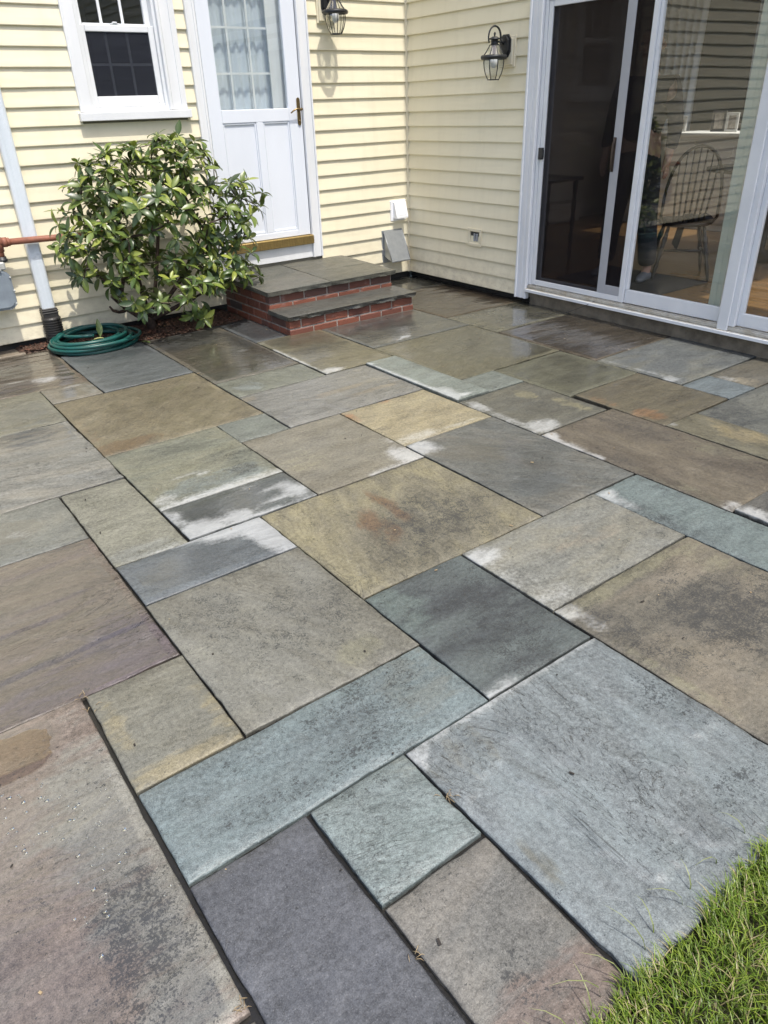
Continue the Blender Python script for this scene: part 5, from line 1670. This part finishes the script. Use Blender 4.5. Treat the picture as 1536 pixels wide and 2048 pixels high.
body = [(None, [((0, 0, .95), .13), ((0, 0, 1.10), .12), ((0, 0, 1.28), .145), ((.0, 0, 1.41), .10), ((0, 0, 1.48), .055), ((-.01, 0, 1.545), .055), ((-.012, 0, 1.60), .088), ((-.008, 0, 1.67), .088), ((0, 0, 1.71), .055)])]
nb_ = 9
for s_ in (-1, 1):
    body.append((0, [((0, .10 * s_, .86), .09), ((-.02, .14 * s_, .50), .058), ((-.0, .17 * s_, .30), .05), ((.01, .19 * s_, .08), .036), ((-.05, .195 * s_, .035), .032), ((-.13, .20 * s_, .028), .025)]))
    body.append((2, [((0, .19 * s_, 1.38), .06), ((.01, .25 * s_, 1.10), .042), ((-.04, .26 * s_, .92), .033), ((-.06, .26 * s_, .86), .024)]))
n0 = 9
idx = n0
hands = []
for s_ in (-1, 1):
    idx += 6; wrist = idx + 3; idx += 4
    hands.append((s_, wrist))
for (s_, wrist) in hands:
    for k in range(4):
        dx = -.075 + .018 * k
        ln_ = (.030, .035, .033, .025)[k]
        body.append((wrist, [((dx, .262 * s_, .815), .010), ((dx - .006, .262 * s_, .815 - ln_), .0085), ((dx + .002, .255 * s_, .815 - ln_ * 1.8), .007)]))
    body.append((wrist, [((-.095, .258 * s_, .84), .010), ((-.105, .255 * s_, .805), .008)]))
bd = skin_obj('body', body, SKINM, per)
skin_obj('trousers', [(None, [((0, 0, .98), .15), ((0, 0, .90), .15)]), (1, [((0, .10, .80), .105), ((-.02, .14, .50), .085), ((0, .17, .28), .078), ((.01, .185, .10), .075)]), (1, [((0, -.10, .80), .105), ((-.02, -.14, .50), .085), ((0, -.17, .28), .078), ((.01, -.185, .10), .075)])], CLOTHB, per)
skin_obj('sweater', [(None, [((0, 0, .96), .155), ((0, 0, 1.12), .145), ((0, 0, 1.28), .165), ((0, 0, 1.42), .11)]), (2, [((0, .20, 1.37), .075), ((.01, .26, 1.10), .056), ((-.04, .268, .94), .046)]), (2, [((0, -.20, 1.37), .075), ((.01, -.26, 1.10), .056), ((-.04, -.268, .94), .046)])], CLOTHB, per)
for s_ in (-1, 1):
    skin_obj('shoe', [(None, [((.05, .19 * s_, .035), .036), ((-.03, .195 * s_, .040), .042), ((-.11, .20 * s_, .030), .034), ((-.16, .205 * s_, .025), .022)])], simple('grey_shoe', (.16, .17, .18), (.10, .11, .12), 12, .6), per)
skin_obj('hair', [(None, [((.02, 0, 1.62), .085), ((.015, 0, 1.69), .088), ((.0, 0, 1.73), .06)])], simple('dark_hair', (.03, .022, .018), (.02, .015, .012), 20, .5), per)
EYEM = simple('eye', (.1, .09, .08), (.08, .07, .06), 5, .2)
for s_ in (-1, 1):
    o = MB().lathe([(.001, 1.614), (.010, 1.619), (.010, 1.631), (.001, 1.636)], -.093, .033 * s_, 10).obj('eye', EYEM); o.parent = per
o = MB().tube([(-.092, 0, 1.628), (-.108, 0, 1.60), (-.094, 0, 1.592)], [.006, .013, .010], 8).obj('nose', SKINM); o.parent = per
o = MB().tube([(-.088, -.024, 1.562), (-.096, 0, 1.560), (-.088, .024, 1.562)], [.003, .0065, .003], 8).obj('mouth', simple('lips', (.30, .13, .11), (.26, .11, .09), 5, .5)); o.parent = per
for s_ in (-1, 1):
    o = MB().tube([(-.005, .088 * s_, 1.585), (-.0, .097 * s_, 1.61), (.004, .088 * s_, 1.635)], [.006, .011, .007], 8).obj('ear', SKINM); o.parent = per

# ------------------------------------------------------------------ garden behind the photographer (seen in the reflections)
def tree(x, y, h, r, sd_, label):
    t = empty('garden_tree', (x, y, 0))
    rnd_ = random.Random(sd_)
    tr = MB().tube([(x, y, -.05), (x + .1, y, h * .3), (x - .05, y + .1, h * .6), (x, y, h * .85)], [.20, .15, .09, .03], 10)
    for k in range(9):
        a = rnd_.uniform(0, 6.28); z_ = h * rnd_.uniform(.3, .7)
        tr.tube([(x, y, z_), (x + math.cos(a) * r * .4, y + math.sin(a) * r * .4, z_ + h * .1), (x + math.cos(a) * r * .8, y + math.sin(a) * r * .8, z_ + h * .15)], [.06, .04, .015], 6)
    part(tr, 'trunk', BARK, t)
    lv = Leaves()
    for k in range(2600):
        u = Vector((rnd_.gauss(0, 1), rnd_.gauss(0, 1), rnd_.gauss(0, 1))).normalized() * rnd_.uniform(.35, 1) ** .5
        p = Vector((x + u.x * r, y + u.y * r, h * .62 + u.z * h * .40))
        if noise.noise(p * .9) < -.12: continue
        d = Vector((rnd_.uniform(-1, 1), rnd_.uniform(-1, 1), rnd_.uniform(-.6, .3)))
        kk = rnd_.uniform(.7, 1.3)
        lv.leaf(p, d, Vector((rnd_.uniform(-.5, .5), rnd_.uniform(-.5, .5), 1)), rnd_.uniform(.18, .34), rnd_.uniform(.12, .2), .5, (.05 * kk, .085 * kk, .02 * kk))
    o = lv.obj('crown', LEAF); base(o, t)
    tag(t, label, 'tree', 'garden trees behind the photographer')
tree(4.5, -19, 8, 3.4, 1, 'bushy garden tree reflected in the window, the nearer one')
tree(-3, -22, 9, 4.0, 2, 'broad garden tree reflected in the window, the middle one')
tree(11, -21, 9, 4.0, 3, 'broad garden tree reflected in the window, the far right one')

# ------------------------------------------------------------------ water beads and small debris
wm_, n_, p_ = newmat('water_bead')
p_.inputs['Base Color'].default_value = (.9, .92, .92, 1); p_.inputs['Roughness'].default_value = .02
p_.inputs['Transmission Weight'].default_value = 1.0; p_.inputs['IOR'].default_value = 1.33
rnd = random.Random(3)
mb = MB()
for k in range(620):
    x_ = -4.44 - abs(rnd.gauss(0, .33)); y_ = rnd.uniform(-4.95, -4.08)
    if x_ < -5.1: continue
    if rnd.random() < max(0, (-4.30 - y_) * 1.9): continue
    r_ = rnd.choice((.0012, .0016, .002, .0026, .0036)) * rnd.uniform(.8, 1.3)
    el = rnd.uniform(.8, 1.8)
    mb.lathe([(r_, .0), (r_ * .92, r_ * .28), (r_ * .6, r_ * .48), (r_ * .12, r_ * .56)], 0, 0, 8, sx=el, sy=1)
    n0 = len(mb.v) - 32
    a = rnd.uniform(-.5, .5)
    for q in range(n0, len(mb.v)):
        vx, vy, vz = mb.v[q]
        mb.v[q] = (x_ + vx * math.cos(a) - vy * math.sin(a), y_ + vx * math.sin(a) + vy * math.cos(a), vz + .0018)
o = mb.obj('water_beads', wm_)
tag(o, 'beads of water standing on the pinkish brown flagstone', 'water', kind='stuff')
gv2, gf2 = gv, gf
mb = MB()
TANC = simple('straw_bits', (.42, .33, .19), (.20, .14, .08), 60, .7)
for k in range(150):
    x_ = rnd.uniform(-4.9, -.3); y_ = rnd.uniform(-5.4, -.6)
    s_ = rnd.uniform(.0008, .0030); l_ = s_ * rnd.choice((1, 1.5, 2.5))
    mb.box(-l_, l_, -s_, s_, 0, .0014, mi=rnd.choice((0, 1)), mat=Matrix.Translation((x_, y_, .004)) @ Matrix.Rotation(rnd.uniform(0, 6.3), 4, 'Z'))
for (cx_, cy_, n_b, sp_) in ((-4.42, -4.015, 6, .008), (-3.81, -4.94, 9, .008), (-4.43, -5.065, 7, .008), (-4.11, -5.185, 5, .006), (-4.418, -4.084, 4, .008)):
    for k in range(n_b):
        a = rnd.uniform(0, 6.3)
        p0 = Vector((cx_ + rnd.gauss(0, sp_), cy_ + rnd.gauss(0, sp_), .0))
        mb.tube([p0, p0 + Vector((math.cos(a) * .012, math.sin(a) * .012, .008)), p0 + Vector((math.cos(a) * .018, math.sin(a) * .018, .003))], [.0009, .0008, .0004], 4)
o = mb.obj('debris', [TANC, simple('dark_grit', (.03, .025, .02), (.015, .012, .01), 50, .6)])
tag(o, 'bits of straw and grit lying on the stones and in the joints', 'debris', kind='stuff')

pv = []
for k in range(64):
    a = 2 * math.pi * k / 64
    r_ = 1 + .35 * noise.noise(Vector((math.cos(a) * 1.6, math.sin(a) * 1.6, 3))) + .12 * noise.noise(Vector((math.cos(a) * 5, math.sin(a) * 5, 3)))
    pv.append((-4.68 + -0.0 + .150 * r_ * math.cos(a) - .03 * math.sin(a), -4.125 + .080 * r_ * math.sin(a) + .02 * math.cos(a)))
mb = MB().add([(x, y, .0042) for x, y in pv] + [(-4.68 + (x + 4.68) * .96, -4.125 + (y + 4.125) * .93, .0056) for x, y in pv] + [(-4.68, -4.125, .0058)],
              [(k, (k + 1) % 64, 64 + (k + 1) % 64, 64 + k) for k in range(64)] + [(64 + k, 64 + (k + 1) % 64, 128) for k in range(64)], 0, True)
wp_ = mat_glass('standing_water', (.84, .77, .68), 2.4, 1.45)
o = mb.obj('puddle', wp_)
tag(o, 'shallow brown puddle at the back of the pinkish brown flagstone', 'puddle')
